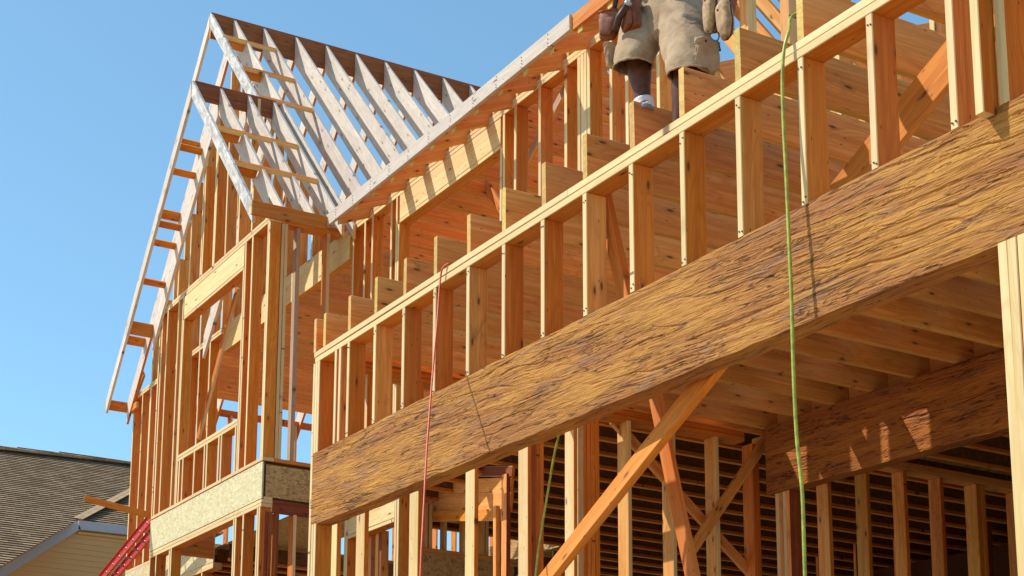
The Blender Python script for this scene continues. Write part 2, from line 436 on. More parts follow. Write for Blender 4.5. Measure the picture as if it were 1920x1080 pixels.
post('king_stud', -3.4, GY + 0.07, GZ + 0.3, 2.447, 0.04, 0.14, STUD, gw)

def nails(parent, pts, r=0.004, nrm=(0, -1, 0)):
    """round nail heads driven into one face"""
    vs = []; fs = []; n_ = Vector(nrm).normalized(); u = n_.orthogonal().normalized(); w = n_.cross(u)
    for p in pts:
        p = Vector(p); i0 = len(vs)
        for q in (0.001, -0.004):
            for j in range(8):
                a = 2 * math.pi * j / 8
                vs.append(p + n_ * q + (u * math.cos(a) + w * math.sin(a)) * r)
        fs.append(tuple(range(i0, i0 + 8)))
        for j in range(8): fs.append((i0 + j, i0 + (j + 1) % 8, i0 + 8 + (j + 1) % 8, i0 + 8 + j))
    o = link('nails', raw_mesh('nails', vs, fs), M_steel, parent)
    o['kind'] = 'stuff'
    return o
npts = []
for k in range(-1, 14):
    x = -3.952 - S * k
    for z in (3.04, 3.70): npts += [(x - 0.008 + random.uniform(-.004, .004), GY - 0.004, z + random.uniform(-.012, .012)), (x + 0.009, GY - 0.004, z + random.uniform(-.02, .02))]
nails(gw, npts)

# rough header beams: a dense displaced skin on a closed box
def rough_beam(name, label, x0, x1, y0, z0, z1, th, amp, cell, seed, mat=None):
    nx = int((x1 - x0) / cell); nz = int((z1 - z0) / (cell * 0.55))
    vs = []; fs = []
    def fl(x, z):
        lean = z + 0.07 * x                                   # strands climb a little along the beam
        wq = 0.5 * noise.noise(V(x * 4, z * 14, 7.7 + seed))
        n1 = noise.noise(V(x * 1.5 + 0.3 * wq, lean * 34 + 0.8 * wq, seed)) * 1.8 + 0.35 * noise.noise(V(x * 6, lean * 70, seed + 2))
        t1 = n1 - math.floor(n1)                              # terraces with a torn edge
        n2 = noise.noise(V(x * 2.8, lean * 78 + 1.2 * wq, seed + 9)) * 1.7
        t2 = n2 - math.floor(n2)
        b = noise.noise(V(x * 14 + 5, lean * 95, seed + 19))
        c = noise.noise(V(x * 0.9, z * 4, seed + 3))
        k = 0.55 + 0.6 * noise.noise(V(x * 1.3, lean * 6, seed + 31))
        gash = max(0.0, 1 - abs(noise.noise(V(x * 1.1 + 7, lean * 9 + 0.6 * wq, seed + 41))) * 16) * max(0.0, min(1.0, 3 * c + 0.5))
        return amp * (-0.8 * gash + 0.6 * t1 * k + 0.34 * t2 * (0.5 + 0.8 * max(0.0, k - 0.2)) + 0.20 * b + 0.5 * c)
    for j in range(nz + 1):
        for i in range(nx + 1):
            x = x0 + (x1 - x0) * i / nx; z = z0 + (z1 - z0) * j / nz
            e = min(1, min(z - z0, z1 - z) / 0.012, min(x - x0, x1 - x) / 0.012)
            wav = 0.008 * noise.noise(V(x * 1.7, seed, 4.0)) + 0.004 * noise.noise(V(x * 7.0, seed, 1.0))
            zz = z + (wav if j == nz else 0.0) + (wav * 1.3 if j == 0 else 0.0)
            vs.append((x, y0 - 0.25 * amp - fl(x, z) * max(0.0, e), zz))
    W = nx + 1
    for j in range(nz):
        for i in range(nx):
            fs.append((j * W + i, j * W + i + 1, (j + 1) * W + i + 1, (j + 1) * W + i))
    n0 = len(vs)
    # back, with bottom and top strips
    for j in (0, nz):
        for i in range(nx + 1):
            v = vs[j * W + i]; vs.append((v[0], y0 + th, v[2]))
    for i in range(nx):
        fs.append((i, n0 + i, n0 + i + 1, i + 1))
        fs.append((nz * W + i, nz * W + i + 1, n0 + W + i + 1, n0 + W + i))
        fs.append((n0 + i, n0 + W + i, n0 + W + i + 1, n0 + i + 1))
    fs.append(tuple([j * W for j in range(nz + 1)] + [n0 + W, n0]))
    fs.append(tuple([j * W + nx for j in range(nz + 1)] + [n0 + W + nx, n0 + nx]))
    o = link(name, raw_mesh(name, vs, fs, False), mat or M_beam)
    tag(o, label, 'beam')
    return o
rough_beam('header_beam', 'long rough sawn brown header beam across the garage opening', -9.815, -2.2, GY + 0.004, 2.448, 3.014, 0.13, 0.0078, 0.0062, 3.3)
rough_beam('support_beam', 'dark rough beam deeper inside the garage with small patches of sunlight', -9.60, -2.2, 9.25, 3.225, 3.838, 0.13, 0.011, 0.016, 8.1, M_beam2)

# ================================================================== FLOOR JOISTS OVER THE GARAGE
fj = thing('floor_joists', 'deep brown floor joists running back from the garage plate to the inner beam', 'floor joists', (-9.85, GY, ZP))
jx = [-3.952 - S * k for k in range(-5, 15)]
for i, x in enumerate(jx):
    z1 = ZJ + random.uniform(-0.006, 0.006)
    stick('joist', (x, GY + random.uniform(0.0, 0.012), (ZP + z1) / 2), (x + random.uniform(-.01, .01), 9.42, (ZP + ZJ) / 2), z1 - ZP, 0.04, (0, 0, 1), JOIST, fj, bow=0.005)
stick('joist', (-9.80, GY, (ZP + ZJ) / 2), (-9.80, 9.42, (ZP + ZJ) / 2), ZJ - ZP, 0.04, (0, 0, 1), [M_fir2, M_fir2, M_yel], fj)
for i in range(len(jx) - 1):
    xa, xb = sorted((jx[i], jx[i + 1]))
    stick('blocking', (xa + 0.022, 9.44, (ZP + ZJ) / 2), (xb - 0.022, 9.44, (ZP + ZJ) / 2), ZJ - ZP - 0.06, 0.04, (0, 0, 1), JOIST, fj)

# second floor deck behind (dark underside) and its own joists
dk = thing('floor_deck', 'second floor deck with joists seen from below in the dark house interior', 'floor deck', (-9.85, 9.5, ZP))
for (xa, xb, ya, yb) in ((-21.9, -9.9, 7.75, 8.9), (-14.9, -9.9, 8.903, 9.5), (-14.9, -3.0, 9.503, 11.6), (-21.9, -18.0, 8.903, 11.6), (-21.9, -3.0, 11.603, 17.9)):
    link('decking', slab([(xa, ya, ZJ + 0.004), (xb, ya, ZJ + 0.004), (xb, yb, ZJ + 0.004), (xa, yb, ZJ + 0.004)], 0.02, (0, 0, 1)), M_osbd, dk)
def i_joist(x, y0):
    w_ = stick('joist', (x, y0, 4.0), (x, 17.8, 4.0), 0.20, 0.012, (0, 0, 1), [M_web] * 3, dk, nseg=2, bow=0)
    stick('flange', (x, y0, 3.878), (x, 17.8, 3.878), 0.055, 0.036, (1, 0, 0), [M_fir2, M_fir, M_yel], w_, nseg=2, bow=0)
for k in range(1, 30):
    x = -9.9 - S * k
    y0 = 11.62 if -18.0 < x < -14.9 else 7.72
    i_joist(x, y0)
for k in range(0, 16):
    x = -9.6 + S * k
    i_joist(x, 9.52)

for (xa, xb, ya, yb, lab) in ((-9.86, -2.5, 8.875, 9.46, 'added sheet over the joists shading the top of the inner beam'), (-9.86, -2.5, 7.80, 8.50, 'added sheet over the joists darkening the garage below the upper wall'), (-8.15, -2.5, 8.66, 8.865, 'added narrow strip over the joists trimming the sun patches on the beam')):  # added sheets, made up to block sun from the inner beam and garage
    o = link('shade_sheet', slab([(xa, ya, ZJ + 0.012), (xb, ya, ZJ + 0.012), (xb, yb, ZJ + 0.012), (xa, yb, ZJ + 0.012)], 0.018, (0, 0, 1)), M_osbd)
    tag(o, lab, 'shade sheet')

# ================================================================== GARAGE SIDE WALL
sw = thing('side_wall', 'garage side wall of upright studs running back from the front corner under the joists', 'stud wall', (-9.87, GY, GZ))
Z0 = GZ + 0.285
for z, a, b in ((3.80, 5.02, 9.20), (3.755, 5.02, 9.20)):
    stick('top_plate', (-9.87, a, z + 0.022), (-9.87, b, z + 0.022), 0.14, 0.043, (1, 0, 0), [M_fir, M_fir, M_yel], sw)
stick('top_plate', (-9.87, 9.42, 3.80), (-9.87, 17.7, 3.80), 0.14, 0.085, (1, 0, 0), [M_fir2, M_fir2, M_yel], sw)
SIDE = [M_pale, M_fir, M_yel]  # slots swapped: sunlit tone on the street faces, shade tone on the edges
for y in (5.12, 5.36, 5.84, 6.37, 6.89):
    post('stud', -9.87, y, Z0, 3.753, 0.14, 0.038, SIDE, sw)
for y in (6.98, 7.02, 7.36, 7.46, 7.50, 7.54, 7.58):
    post('stud', -9.87 + random.uniform(-.01, .01), y, Z0, 3.753, 0.13, 0.037, SIDE if y > 7.3 and y < 7.5 else [M_fir, M_fir, M_yel], sw, jit=0.002)
for y in (7.92, 8.40, 8.88):
    post('stud', -9.87, y, Z0, 3.753, 0.14, 0.04, STUD2 if y != 8.4 else STUD2, sw)
for y in (10.2, 10.68, 11.16, 11.64, 12.12, 12.2, 12.7, 13.2, 13.7):
    post('stud', -9.87, y, Z0, 3.753, 0.14, 0.045, [M_fir2, M_fir, M_yel], sw)
# post stack carrying the inner beam
for i in range(4):
    post('post_ply', -9.50 + 0.042 * i, 9.33, Z0, 3.22, 0.04, 0.13, [M_red, M_fir2, M_yel] if i % 2 else STUD2, sw, jit=0.001)
post('stud', -9.87, 9.33, Z0, 3.753, 0.13, 0.08, [M_fir, M_fir, M_yel], sw)

# temporary braces, each lifted away on its own
def brace(label, a, b, W, T, wdir, mats=BRACE):
    o = stick('diagonal_brace', a, b, W, T, wdir, mats, None, bow=0.004)
    tag(o, label, 'brace', 'temporary diagonal braces')
    return o
brace('wide diagonal brace propped from the ground to the underside of the big rough beam', atY(1011, 1105, 5.03), atY(1364, 660, 5.06), 0.125, 0.045, (-0.6, 0.25, 1.0), [M_fir, M_fir, M_yel])
brace('leaning brace with a rough bark edge crossing behind the wide diagonal prop', atY(1228, 735, 6.0), atY(1300, 1085, 6.0), 0.095, 0.04, (1, 0, 0.2))
brace('thin dim brace sloping down to the right across the side wall studs', atX(1150, 788, -9.93), atX(1410, 1078, -9.93), 0.09, 0.04, (0, 0, 1), [M_fir2, M_fir2, M_yel])
brace('brace sloping up to the end of the inner beam against the side wall', atX(1285, 1050, -9.76), atX(1448, 808, -9.76), 0.09, 0.04, (0, 0, 1), [M_fir2, M_fir, M_yel])
brace('wide plank brace sloping up behind the short studs above the beam', atY(1575, 372, 5.35), atY(1862, 20, 5.35), 0.19, 0.04, (1, 0, 0.6), [M_fir, M_orange, M_yel])
brace('short stick leaning between two short studs above the beam', atY(1132, 368, 5.05), atY(1176, 570, 5.05), 0.085, 0.05, (1, 0, 0), BRACE)

# ================================================================== HOUSE UPPER FRONT WALL (behind the joists)
hw = thing('upper_wall', 'upper storey front wall of studs with a striped window header, under the long eave', 'stud wall', (-14.5, HY, ZJ))
plate_run('top_plate', -14.5, -8.55, HY, WP - 0.044, 0.14, 0.043, [M_fir, M_pale, M_pale], hw, (-11.2,))
plate_run('top_plate', -14.5, -8.55, HY, WP - 0.088, 0.14, 0.043, [M_fir, M_pale, M_pale], hw, (-12.6,))
stick('window_header', (-13.28, HY + 0.045, WP - 0.235), (-11.31, HY + 0.045, WP - 0.235), 0.285, 0.09, (0, 0, 1), ALLP, hw)
stick('header_sill', (-13.28, HY + 0.07, WP - 0.40), (-11.31, HY + 0.07, WP - 0.40), 0.14, 0.04, (0, 1, 0), [M_fir, M_pale, M_pale], hw)
zt = WP - 0.09
for x in (-14.36, -14.08, -13.90, -13.47):
    post('stud', x, HY + 0.07, ZJ, zt, 0.038, 0.14, STUD, hw)
for x in (-13.345, -11.255):
    post('king_stud', x, HY + 0.07, ZJ, zt, 0.038, 0.14, STUD, hw)
for x in (-13.302, -11.30):
    post('trimmer_stud', x, HY + 0.07, ZJ, WP - 0.425, 0.036, 0.14, STUD, hw, jit=0.001)
for x in (-11.06, -10.66, -10.255):
    post('stud', x, HY + 0.07, ZJ, zt, 0.04, 0.14, [M_fir, M_pale, M_yel], hw)
for x in (-10.06, -10.012, -9.966, -9.92):
    post('corner_stud', x, HY + 0.07, ZJ, zt, 0.043, 0.14, STUD, hw, jit=0.001)
for x in (-9.60, -9.39, -8.99):
    post('stud', x, HY + 0.07, ZJ, zt, 0.04, 0.14, [M_fir2, M_pale, M_yel], hw)
for x in (-8.02, -7.60):
    post('stud', x, HY + 0.07, ZJ, 7.6, 0.09, 0.09, [M_fir2, M_pale, M_yel], hw)
for x in (-7.1, -6.7, -6.3, -5.9, -5.5, -5.1, -4.7, -4.3, -3.9, -3.5, -3.1):
    post('stud', x, HY + 0.07, ZJ, 7.0, 0.04, 0.14, [M_fir2, M_pale, M_yel], hw)
plate_run('top_plate', -7.2, -2.0, HY, 7.0, 0.14, 0.085, [M_fir, M_pale, M_yel], hw)
brace('slim brace nailed slanting behind the upper wall studs left of the worker', atY(985, 310, 7.9), atY(1062, 165, 7.9), 0.09, 0.04, (1, 0, 0.3), [M_grey, M_fir2, M_yel])
brace('short brace under the striped header inside the upper room', atY(905, 335, 8.6), atY(946, 400, 8.6), 0.09, 0.04, (1, 0, 0.3), [M_fir, M_fir2, M_yel])

# ceiling joists and eave tails of the main roof
mr = thing('eave_frame', 'long eave with a pale fascia board over rafter tails and orange ceiling joists', 'eave', (-14.2, 7.2, 7.1))
FY = 7.2
fa, fb = (-14.20, FY, 7.20), (-9.60, FY, 7.205)
stick('fascia_board', (-14.22, FY - 0.02, 7.195), (-9.605, FY - 0.02, 7.205), 0.15, 0.04, (0, 0, 1), [M_fascia, M_fascia, M_cream], mr, bow=0.004)
stick('fascia_board', (-9.597, FY + 0.005, 7.20), (-3.0, FY + 0.005, 7.21), 0.15, 0.04, (0, 0, 1), [M_fir, M_fir, M_yel], mr)
mp = 0.42
for k in range(0, 16):
    x = -13.98 + S * k
    ln = 9.5 if x < -11.5 else 1.2
    # tail: plumb cut against the fascia, running up and back over the plate
    stick('rafter_tail', (x, FY + 0.004, 7.18), (x, FY + ln, 7.18 + ln * mp), 0.20, 0.062, (0, 0, 1), CEIL, mr, k0=mp, bow=0.002)
for k in range(-1, 11):
    x = -14.3 + (S * k if k >= 0 else -0.30)
    stick('ceiling_joist', (x, HY + 0.01, WP + 0.12), (x, 17.6, WP + 0.12), 0.235, 0.04, (0, 0, 1), CEIL, mr, bow=0.004)

npts = []
for k in range(0, 11):
    x = -13.98 + S * k
    for q in range(4): npts.append((x + random.uniform(-.008, .008), FY - 0.0445, 7.14 + 0.035 * q + random.uniform(-.008, .008)))
nails(mr, npts)
npts = []
for k in range(0, 14): npts.append((-13.2 + 0.14 * k, HY - 0.003, 7.04 + random.uniform(-.1, .14)))
nails(hw, npts, 0.004)
# ================================================================== ROOF AT THE RIGHT, BEHIND THE WORKER
rr = thing('rear_rafters', 'brown rafters against the sky sloping down to the right of the worker', 'rafters', (-7.8, 9.0, 6.5))
base = atY(1432, 22, 8.25)
for i, (y, dx) in enumerate(((7.95, 0.0), (8.42, 0.0), (8.89, 0.0), (9.36, 0.0), (9.83, 0.0), (7.95, -0.36), (7.95, -0.72))):
    x = base.x - 0.245 + dx
    a = V(x - 2.2, y, base.z + 2.2 * 1.5); b = V(x + 1.0, y, base.z - 1.0 * 1.5)
    stick('rafter', a, b, 0.115, 0.045, (1, 0, 0.5), [M_fir2, M_fir, M_yel], rr)
for k in range(0, 14):
    x = -8.2 + S * k
    stick('ceiling_joist', (x, 10.7, WP + 0.12), (x, 15.4, WP + 0.12), 0.235, 0.04, (0, 0, 1), CEIL, rr, bow=0.004)

# ================================================================== BIG GABLE ROOF OF THE LEFT WING
RX, RZ = -18.17, 12.02
EX = -14.22
cosr = 1 / math.sqrt(1 + PITCH ** 2)
def slope_piece(name, sgn, y, xr, zr, run0, run1, W, T, mats, parent, plumb0=True, plumb1=True):
    """rafter on the slope falling to sgn (+1 right, -1 left) of the ridge (xr, zr) from run0 to run1; top edge on the roof plane"""
    d = V(sgn * cosr, 0, -PITCH * cosr); n = V(sgn * PITCH * cosr, 0, cosr)
    sh = d * (PITCH * W / 2)
    a = V(xr + sgn * run0, y, zr - PITCH * run0) - n * (W / 2) + sh; b = V(xr + sgn * run1, y, zr - PITCH * run1) - n * (W / 2) + sh
    # local y follows n; plumb cut: shear so that the end faces stand vertical
    return stick(name, a, b, W, T, n, mats, parent, k0=-PITCH if plumb0 else 0, k1=-PITCH if plumb1 else 0, bow=0.004)
bg = thing('gable_roof', 'tall pale gable roof frame with ridge board and bare rafters against the sky', 'roof frame', (RX, 7.15, WP))
stick('ridge_board', (RX, 7.17, RZ - 0.20), (RX, 14.0, RZ - 0.20), 0.40, 0.04, (0, 0, 1), REDB, bg)
ys = [7.18, 7.55, 8.03, 8.56, 9.07, 9.58, 10.09, 10.61, 11.13, 11.63, 12.13, 12.63, 13.13, 13.6]
full = EX - RX
for i, y in enumerate(ys):
    if i == 0:
        slope_piece('barge_rafter', 1, y - 0.0, RX, RZ, 0.012, 1.86, 0.15, 0.042, MOTT, bg)
        slope_piece('barge_rafter', -1, y, RX, RZ, 0.012, 3.95, 0.15, 0.042, [M_white, M_white, M_cream], bg)
        continue
    vall = max(0.0, (y - FY)) * mp / PITCH + 0.12 if y > HY else 0.0
    if y <= HY:
        slope_piece('rafter', 1, y, RX, RZ, 0.022, full - 0.44, 0.28, 0.04, RAFT, bg)
        slope_piece('rafter_tail', 1, y, RX, RZ, full - 0.5, full - 0.03, 0.11, 0.036, RAFT, bg)
    else:
        slope_piece('rafter', 1, y, RX, RZ, 0.022, full - vall - 0.28, 0.28, 0.04, RAFT, bg)
    slope_piece('rafter', -1, y, RX, RZ, 0.022, 3.95, 0.235, 0.04, [M_white, M_fir, M_cream], bg)
def lookout(y0, y1, px, py, yplane, parent, sgn=1, xr=RX, zr=RZ, mats=None, lift=0.0, w=0.085):
    p = atY(px, py, yplane)
    run = (p.x - xr) * sgn
    c = V(xr + sgn * run, 0, zr - PITCH * run) + V(sgn * PITCH * cosr, 0, cosr) * (-0.024 + lift)
    d = V(sgn * cosr, 0, -PITCH * cosr)
    stick('lookout_block', (c.x, y0, c.z), (c.x, y1, c.z), w, 0.042, d, mats or [M_fir, M_pale, M_pale], parent)
    if sgn > 0:
        q = c - V(PITCH * cosr, 0, cosr) * 0.085 - d * 0.02
        stick('lookout_block', (q.x, y0, q.z), (q.x, y0 + 0.33, q.z), 0.12, 0.042, (PITCH * cosr, 0, cosr), [M_fir, M_fir, M_fir], parent)
for (px, py) in ((420, 62), (452, 116), (483, 172)):
    lookout(7.20, 8.01, px, py, 7.18, bg, lift=0.004)
for (px, py) in ((330, 300), (294, 438), (232, 640)):
    lookout(7.20, 7.53, px, py, 7.18, bg, sgn=-1, w=0.15, mats=[M_fir, M_fir2, M_pale])
# left eave return
lz = RZ - PITCH * 3.95
stick('eave_fascia', (RX - 3.97, 7.16, lz - 0.08), (RX - 3.97, 9.0, lz - 0.08), 0.17, 0.04, (0, 0, 1), [M_fir, M_fir, M_yel], bg)
stick('eave_block', (RX - 3.93, 7.58, lz - 0.13), (RX - 3.35, 7.58, lz + 0.34), 0.13, 0.04, (0, 0, 1), [M_fir, M_fir, M_yel], bg)
stick('eave_block', (RX - 3.95, 7.57, lz - 0.15), (RX - 3.55, 7.57, lz - 0.13), 0.11, 0.04, (0, 0, 1), [M_fir, M_fir, M_yel], bg)

# gable wall of the wing: plate, tall gable studs, recessed part left of the bay
wg = thing('wing_wall', 'set back wing wall left of the bay with gable studs rising to the roof', 'stud wall', (-20.0, HY, ZJ))
plate_run('top_plate', -22.0, -18.32, HY, 7.25, 0.14, 0.042, [M_fir, M_pale, M_pale], wg)
plate_run('top_plate', -22.0, -18.32, HY, 7.205, 0.14, 0.042, [M_fir, M_pale, M_pale], wg)
for k in range(0, 9):
    x = -21.98 + S * k
    post('stud', x, HY + 0.07, 4.33, 7.205, 0.04, 0.14, STUD, wg)
post('stud', -21.2, HY + 0.07, 4.33, 7.205, 0.04, 0.14, STUD, wg)
for k in range(1, 18):
    x = -21.98 + S * k
    top = RZ - PITCH * abs(x - RX) - 0.30
    if top < 7.6: continue
    if abs(x - RX) < 0.3: pass
    post('gable_stud', x, HY + 0.07, 7.295, min(top, 11.6), 0.04, 0.14, STUD2, wg)
link('rim_panel', slab([(-22.0, HY + 0.001, 3.88), (-18.3, HY + 0.001, 3.88), (-18.3, HY + 0.001, 4.285), (-22.0, HY + 0.001, 4.285)], 0.02, (0, 1, 0)), M_osb, wg)
stick('sole_plate', (-22.0, HY + 0.07, 4.308), (-18.3, HY + 0.07, 4.308), 0.14, 0.042, (0, 1, 0), [M_fir, M_pale, M_pale], wg)
plate_run('lower_plate', -22.0, -18.3, HY, 3.79, 0.14, 0.085, [M_fir, M_pale, M_pale], wg)
for k in range(0, 9):
    post('stud', -21.95 + S * k, HY + 0.07, Z0, 3.79, 0.04, 0.14, STUD, wg)
# left end wall of the wing
lw = thing('end_wall', 'far left end wall of the wing, open studs with sky between them', 'stud wall', (-22.0, 9, Z0))
for z in (7.23,):
    stick('top_plate', (-21.93, 7.76, z), (-21.93, 17.6, z), 0.14, 0.085, (1, 0, 0), [M_fir, M_fir, M_yel], lw)
for k in range(0, 24):
    y = 8.1 + S * k
    post('stud', -21.93, y, 4.16, 7.185, 0.14, 0.04, STUD, lw)
    if k % 2 == 0: post('stud', -21.93, y, Z0, 3.80, 0.14, 0.04, STUD, lw)
for k in range(0, 17):
    x = -21.4 + S * k
    stick('ceiling_joist', (x, HY + (0.11 if x > -18.2 else 0.16), WP + 0.10), (x, 17.6, WP + 0.10), 0.235, 0.04, (0, 0, 1), CEIL, lw)
link('wall_panel', slab([(-14.9, 14.2, 4.18), (-21.8, 14.2, 4.18), (-21.8, 14.2, 5.4), (-14.9, 14.2, 5.4)], 0.02, (0, 1, 0)), M_osbd, lw)

# ================================================================== BAY (projecting) WITH SMALL GABLE
SX, SZ = -16.335, 9.79
sg = thing('bay_roof', 'small lower gable roof frame over the bay with red ridge board', 'roof frame', (SX, 6.2, BZ))
stick('ridge_board', (SX, 6.26, SZ - 0.13), (SX, 7.42, SZ - 0.13), 0.25, 0.04, (0, 0, 1), REDB, sg)
sfull = EX - SX
for i, y in enumerate((6.24, 6.63, 7.03, 7.40)):
    nm = 'barge_rafter' if i == 0 else 'rafter'
    r0 = 0.012 if i == 0 else 0.022
    slope_piece(nm, 1, y, SX, SZ, r0, sfull - (0.42 if i else 0), 0.15 if i == 0 else 0.24, 0.042, RAFT if i else MOTT, sg)
    if i: slope_piece('rafter_tail', 1, y, SX, SZ, sfull - 0.5, sfull - 0.03, 0.11, 0.038, RAFT, sg)
    slope_piece(nm, -1, y, SX, SZ, r0, sfull, 0.15 if i == 0 else 0.235, 0.042, [M_white, M_white, M_cream], sg)
for (px, py) in ((405, 225), (437, 290)):
    lookout(6.26, 7.38, px, py, 6.24, sg, xr=SX, zr=SZ, lift=0.004)
for (px, py) in ((330, 262), (318, 302), (291, 412), (282, 440), (262, 520)):
    lookout(6.26, 6.61, px, py, 6.24, sg, sgn=-1, xr=SX, zr=SZ, w=0.09, mats=[M_fir, M_fir2, M_pale])
ez = SZ - PITCH * sfull
stick('eave_fascia', (EX + 0.015, 6.20, ez - 0.06), (EX + 0.015, FY - 0.045, ez - 0.055), 0.165, 0.04, (0, 0, 1), BRACE, sg)
stick('eave_fascia', (SX - sfull - 0.015, 6.22, ez - 0.10), (SX - sfull - 0.015, 7.15, ez - 0.10), 0.19, 0.04, (0, 0, 1), [M_fir, M_fir, M_yel], sg)

hb = stick('opening_header', (-18.2, HY + 0.05, 7.10), (-14.46, HY + 0.05, 7.10), 0.40, 0.09, (0, 0, 1), [M_pale, M_fir, M_yel], None)
tag(hb, 'pale rough edged header behind the bay with slanting stripes of shade', 'beam')
bw = thing('bay_wall', 'projecting bay wall with window opening, strand board band and open lower storey', 'bay wall', (-16.4, BY, GZ))
X0, X1 = -18.29, -14.65
plate_run('top_plate', X0, X1, BY, BZ - 0.043, 0.14, 0.042, [M_fir, M_pale, M_pale], bw, (-16.9,))
plate_run('top_plate', X0, X1, BY, BZ - 0.088, 0.14, 0.042, [M_fir, M_pale, M_pale], bw)
stick('window_header', (-17.37, BY + 0.045, BZ - 0.235), (-15.40, BY + 0.045, BZ - 0.235), 0.285, 0.09, (0, 0, 1), ALLP, bw)
stick('header_sill', (-17.37, BY + 0.07, BZ - 0.40), (-15.40, BY + 0.07, BZ - 0.40), 0.14, 0.04, (0, 1, 0), [M_fir, M_pale, M_pale], bw)
FZ = 4.395
for x in (-18.27, -18.19, -17.99):
    post('stud', x, BY + 0.07, FZ, BZ - 0.09, 0.04, 0.14, STUD, bw)
post('stud', -17.57, BY + 0.07, FZ, BZ - 0.09, 0.04, 0.14, STUD2, bw)
for x in (-17.415, -15.36):
    post('king_stud', x, BY + 0.07, FZ, BZ - 0.09, 0.038, 0.14, STUD, bw, jit=0.001)
for x in (-17.372, -15.405):
    post('trimmer_stud', x, BY + 0.07, FZ, BZ - 0.425, 0.036, 0.14, STUD, bw, jit=0.001)
post('stud', -15.16, BY + 0.07, FZ, BZ - 0.09, 0.04, 0.14, STUD, bw)
plate_run('window_sill', -17.35, -15.43, BY, 5.005, 0.14, 0.042, [M_fir, M_pale, M_pale], bw)
plate_run('window_sill', -17.35, -15.43, BY, 4.96, 0.14, 0.042, [M_fir, M_pale, M_pale], bw)
for x in (-17.30, -17.18, -16.78, -16.44, -16.36, -15.98, -15.90, -15.47):
    post('cripple_stud', x, BY + 0.07, FZ, 4.96, 0.04, 0.14, STUD, bw)
for x in (-14.715, -14.675):
    post('corner_stud', x, BY + 0.07, FZ, BZ - 0.09, 0.038, 0.14, STUD, bw, jit=0.001)
for y in (6.82, 6.86):
    post('corner_stud', -14.72, y, FZ, BZ - 0.09, 0.14, 0.038, STUD2, bw, jit=0.001)
post('stud', -14.72, 7.03, FZ, BZ - 0.09, 0.10, 0.045, [M_grey, M_grey, M_yel], bw)
post('stud', -14.72, 7.42, FZ, BZ - 0.09, 0.14, 0.04, STUD, bw)
for z in (BZ - 0.022, BZ - 0.067):
    stick('top_plate', (X1 - 0.07, BY + 0.145, z), (X1 - 0.07, HY - 0.01, z), 0.14, 0.042, (1, 0, 0), [M_fir, M_fir, M_yel], bw)
# gable studs of the bay
for k in range(0, 9):
    x = -18.05 + S * k
    top = SZ - PITCH * abs(x - SX) - 0.30
    if top < 7.5: continue
    post('gable_stud', x, BY + 0.07, BZ, top, 0.04, 0.14, STUD2, bw)
    if k in (3, 4): post('gable_stud', x + 0.042, BY + 0.07, BZ, top, 0.036, 0.14, STUD, bw, jit=0.001)
# strand board band round the bay floor
plate_run('sole_plate', X0, X1 + 0.005, BY - 0.004, 4.352, 0.144, 0.042, [M_fir, M_pale, M_pale], bw, (-17.2,))
link('band_panel', slab([(X0, BY - 0.001, 3.905), (X1, BY - 0.001, 3.905), (X1, BY - 0.001, 4.338), (X0, BY - 0.001, 4.338)], 0.02, (0, 1, 0)), M_osb, bw)
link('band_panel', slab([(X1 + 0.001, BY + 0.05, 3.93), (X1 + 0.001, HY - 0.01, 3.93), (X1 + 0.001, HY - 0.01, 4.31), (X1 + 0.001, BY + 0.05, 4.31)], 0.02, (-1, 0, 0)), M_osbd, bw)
stick('rim_board', (X1 - 0.045, BY + 0.02, 4.12), (X1 - 0.045, HY - 0.02, 4.12), 0.43, 0.04, (0, 0, 1), [M_groove, M_groove, M_groove], bw)
stick('sole_plate', (X1 - 0.06, BY + 0.145, 4.373), (X1 - 0.06, HY - 0.01, 4.373), 0.13, 0.042, (1, 0, 0), [M_fir, M_fir, M_yel], bw)
stick('rim_board', (X0 + 0.03, BY + 0.02, 4.12), (X0 + 0.03, HY - 0.02, 4.12), 0.43, 0.04, (0, 0, 1), JOIST, bw)
link('bay_floor', slab([(X0 + 0.05, BY + 0.03, 4.325), (X1 - 0.07, BY + 0.03, 4.325), (X1 - 0.07, HY + 0.1, 4.325), (X0 + 0.05, HY + 0.1, 4.325)], 0.02, (0, 0, 1)), M_osbd, bw)
npts = []
for k in range(0, 24):
    npts += [(X0 + 0.06 + 0.153 * k, BY - 0.003, 4.32), (X0 + 0.1 + 0.153 * k, BY - 0.003, 3.925)]
nails(bw, npts, 0.0035)
npts = []
for y in (6.72, 6.95, 7.2, 7.45): npts += [(X1 + 0.002, y, 4.29), (X1 + 0.002, y + 0.03, 3.95)]
for z in (4.0, 4.1, 4.2): npts.append((X1 + 0.002, 6.73, z))
nails(bw, npts, 0.004, (1, 0, 0))
# lower storey of the bay
plate_run('lower_plate', X0, X1, BY, 3.856, 0.14, 0.042, [M_fir, M_pale, M_pale], bw, (-17.45, -15.55))
plate_run('lower_plate', X0, X1, BY + 0.03, 3.90, 0.11, 0.03, [M_fir2, M_fir2, M_pale], bw)
plate_run('lower_plate', X0, X1, BY, 3.81, 0.14, 0.042, [M_fir, M_pale, M_pale], bw)
stick('lower_header', (X1 - 0.02, BY + 0.15, 3.83), (X1 - 0.02, HY, 3.83), 0.15, 0.038, (0, 0, 1), REDB, bw)
for x in (-18.26, -18.02, -17.52, -17.46, -17.0, -16.0, -15.42, -15.37, -15.15, -14.75, -14.70):
    if x in (-17.0, -16.0): continue
    post('stud', x, BY + 0.07, Z0, 3.81, 0.04, 0.14, STUD, bw)
for y in (6.72, 6.77, 6.86, 7.08, 7.45):
    post('stud', -14.71, y, Z0, 3.76, 0.13, 0.04, [M_fir, M_red, M_yel] if y < 6.9 else STUD, bw, jit=0.002)
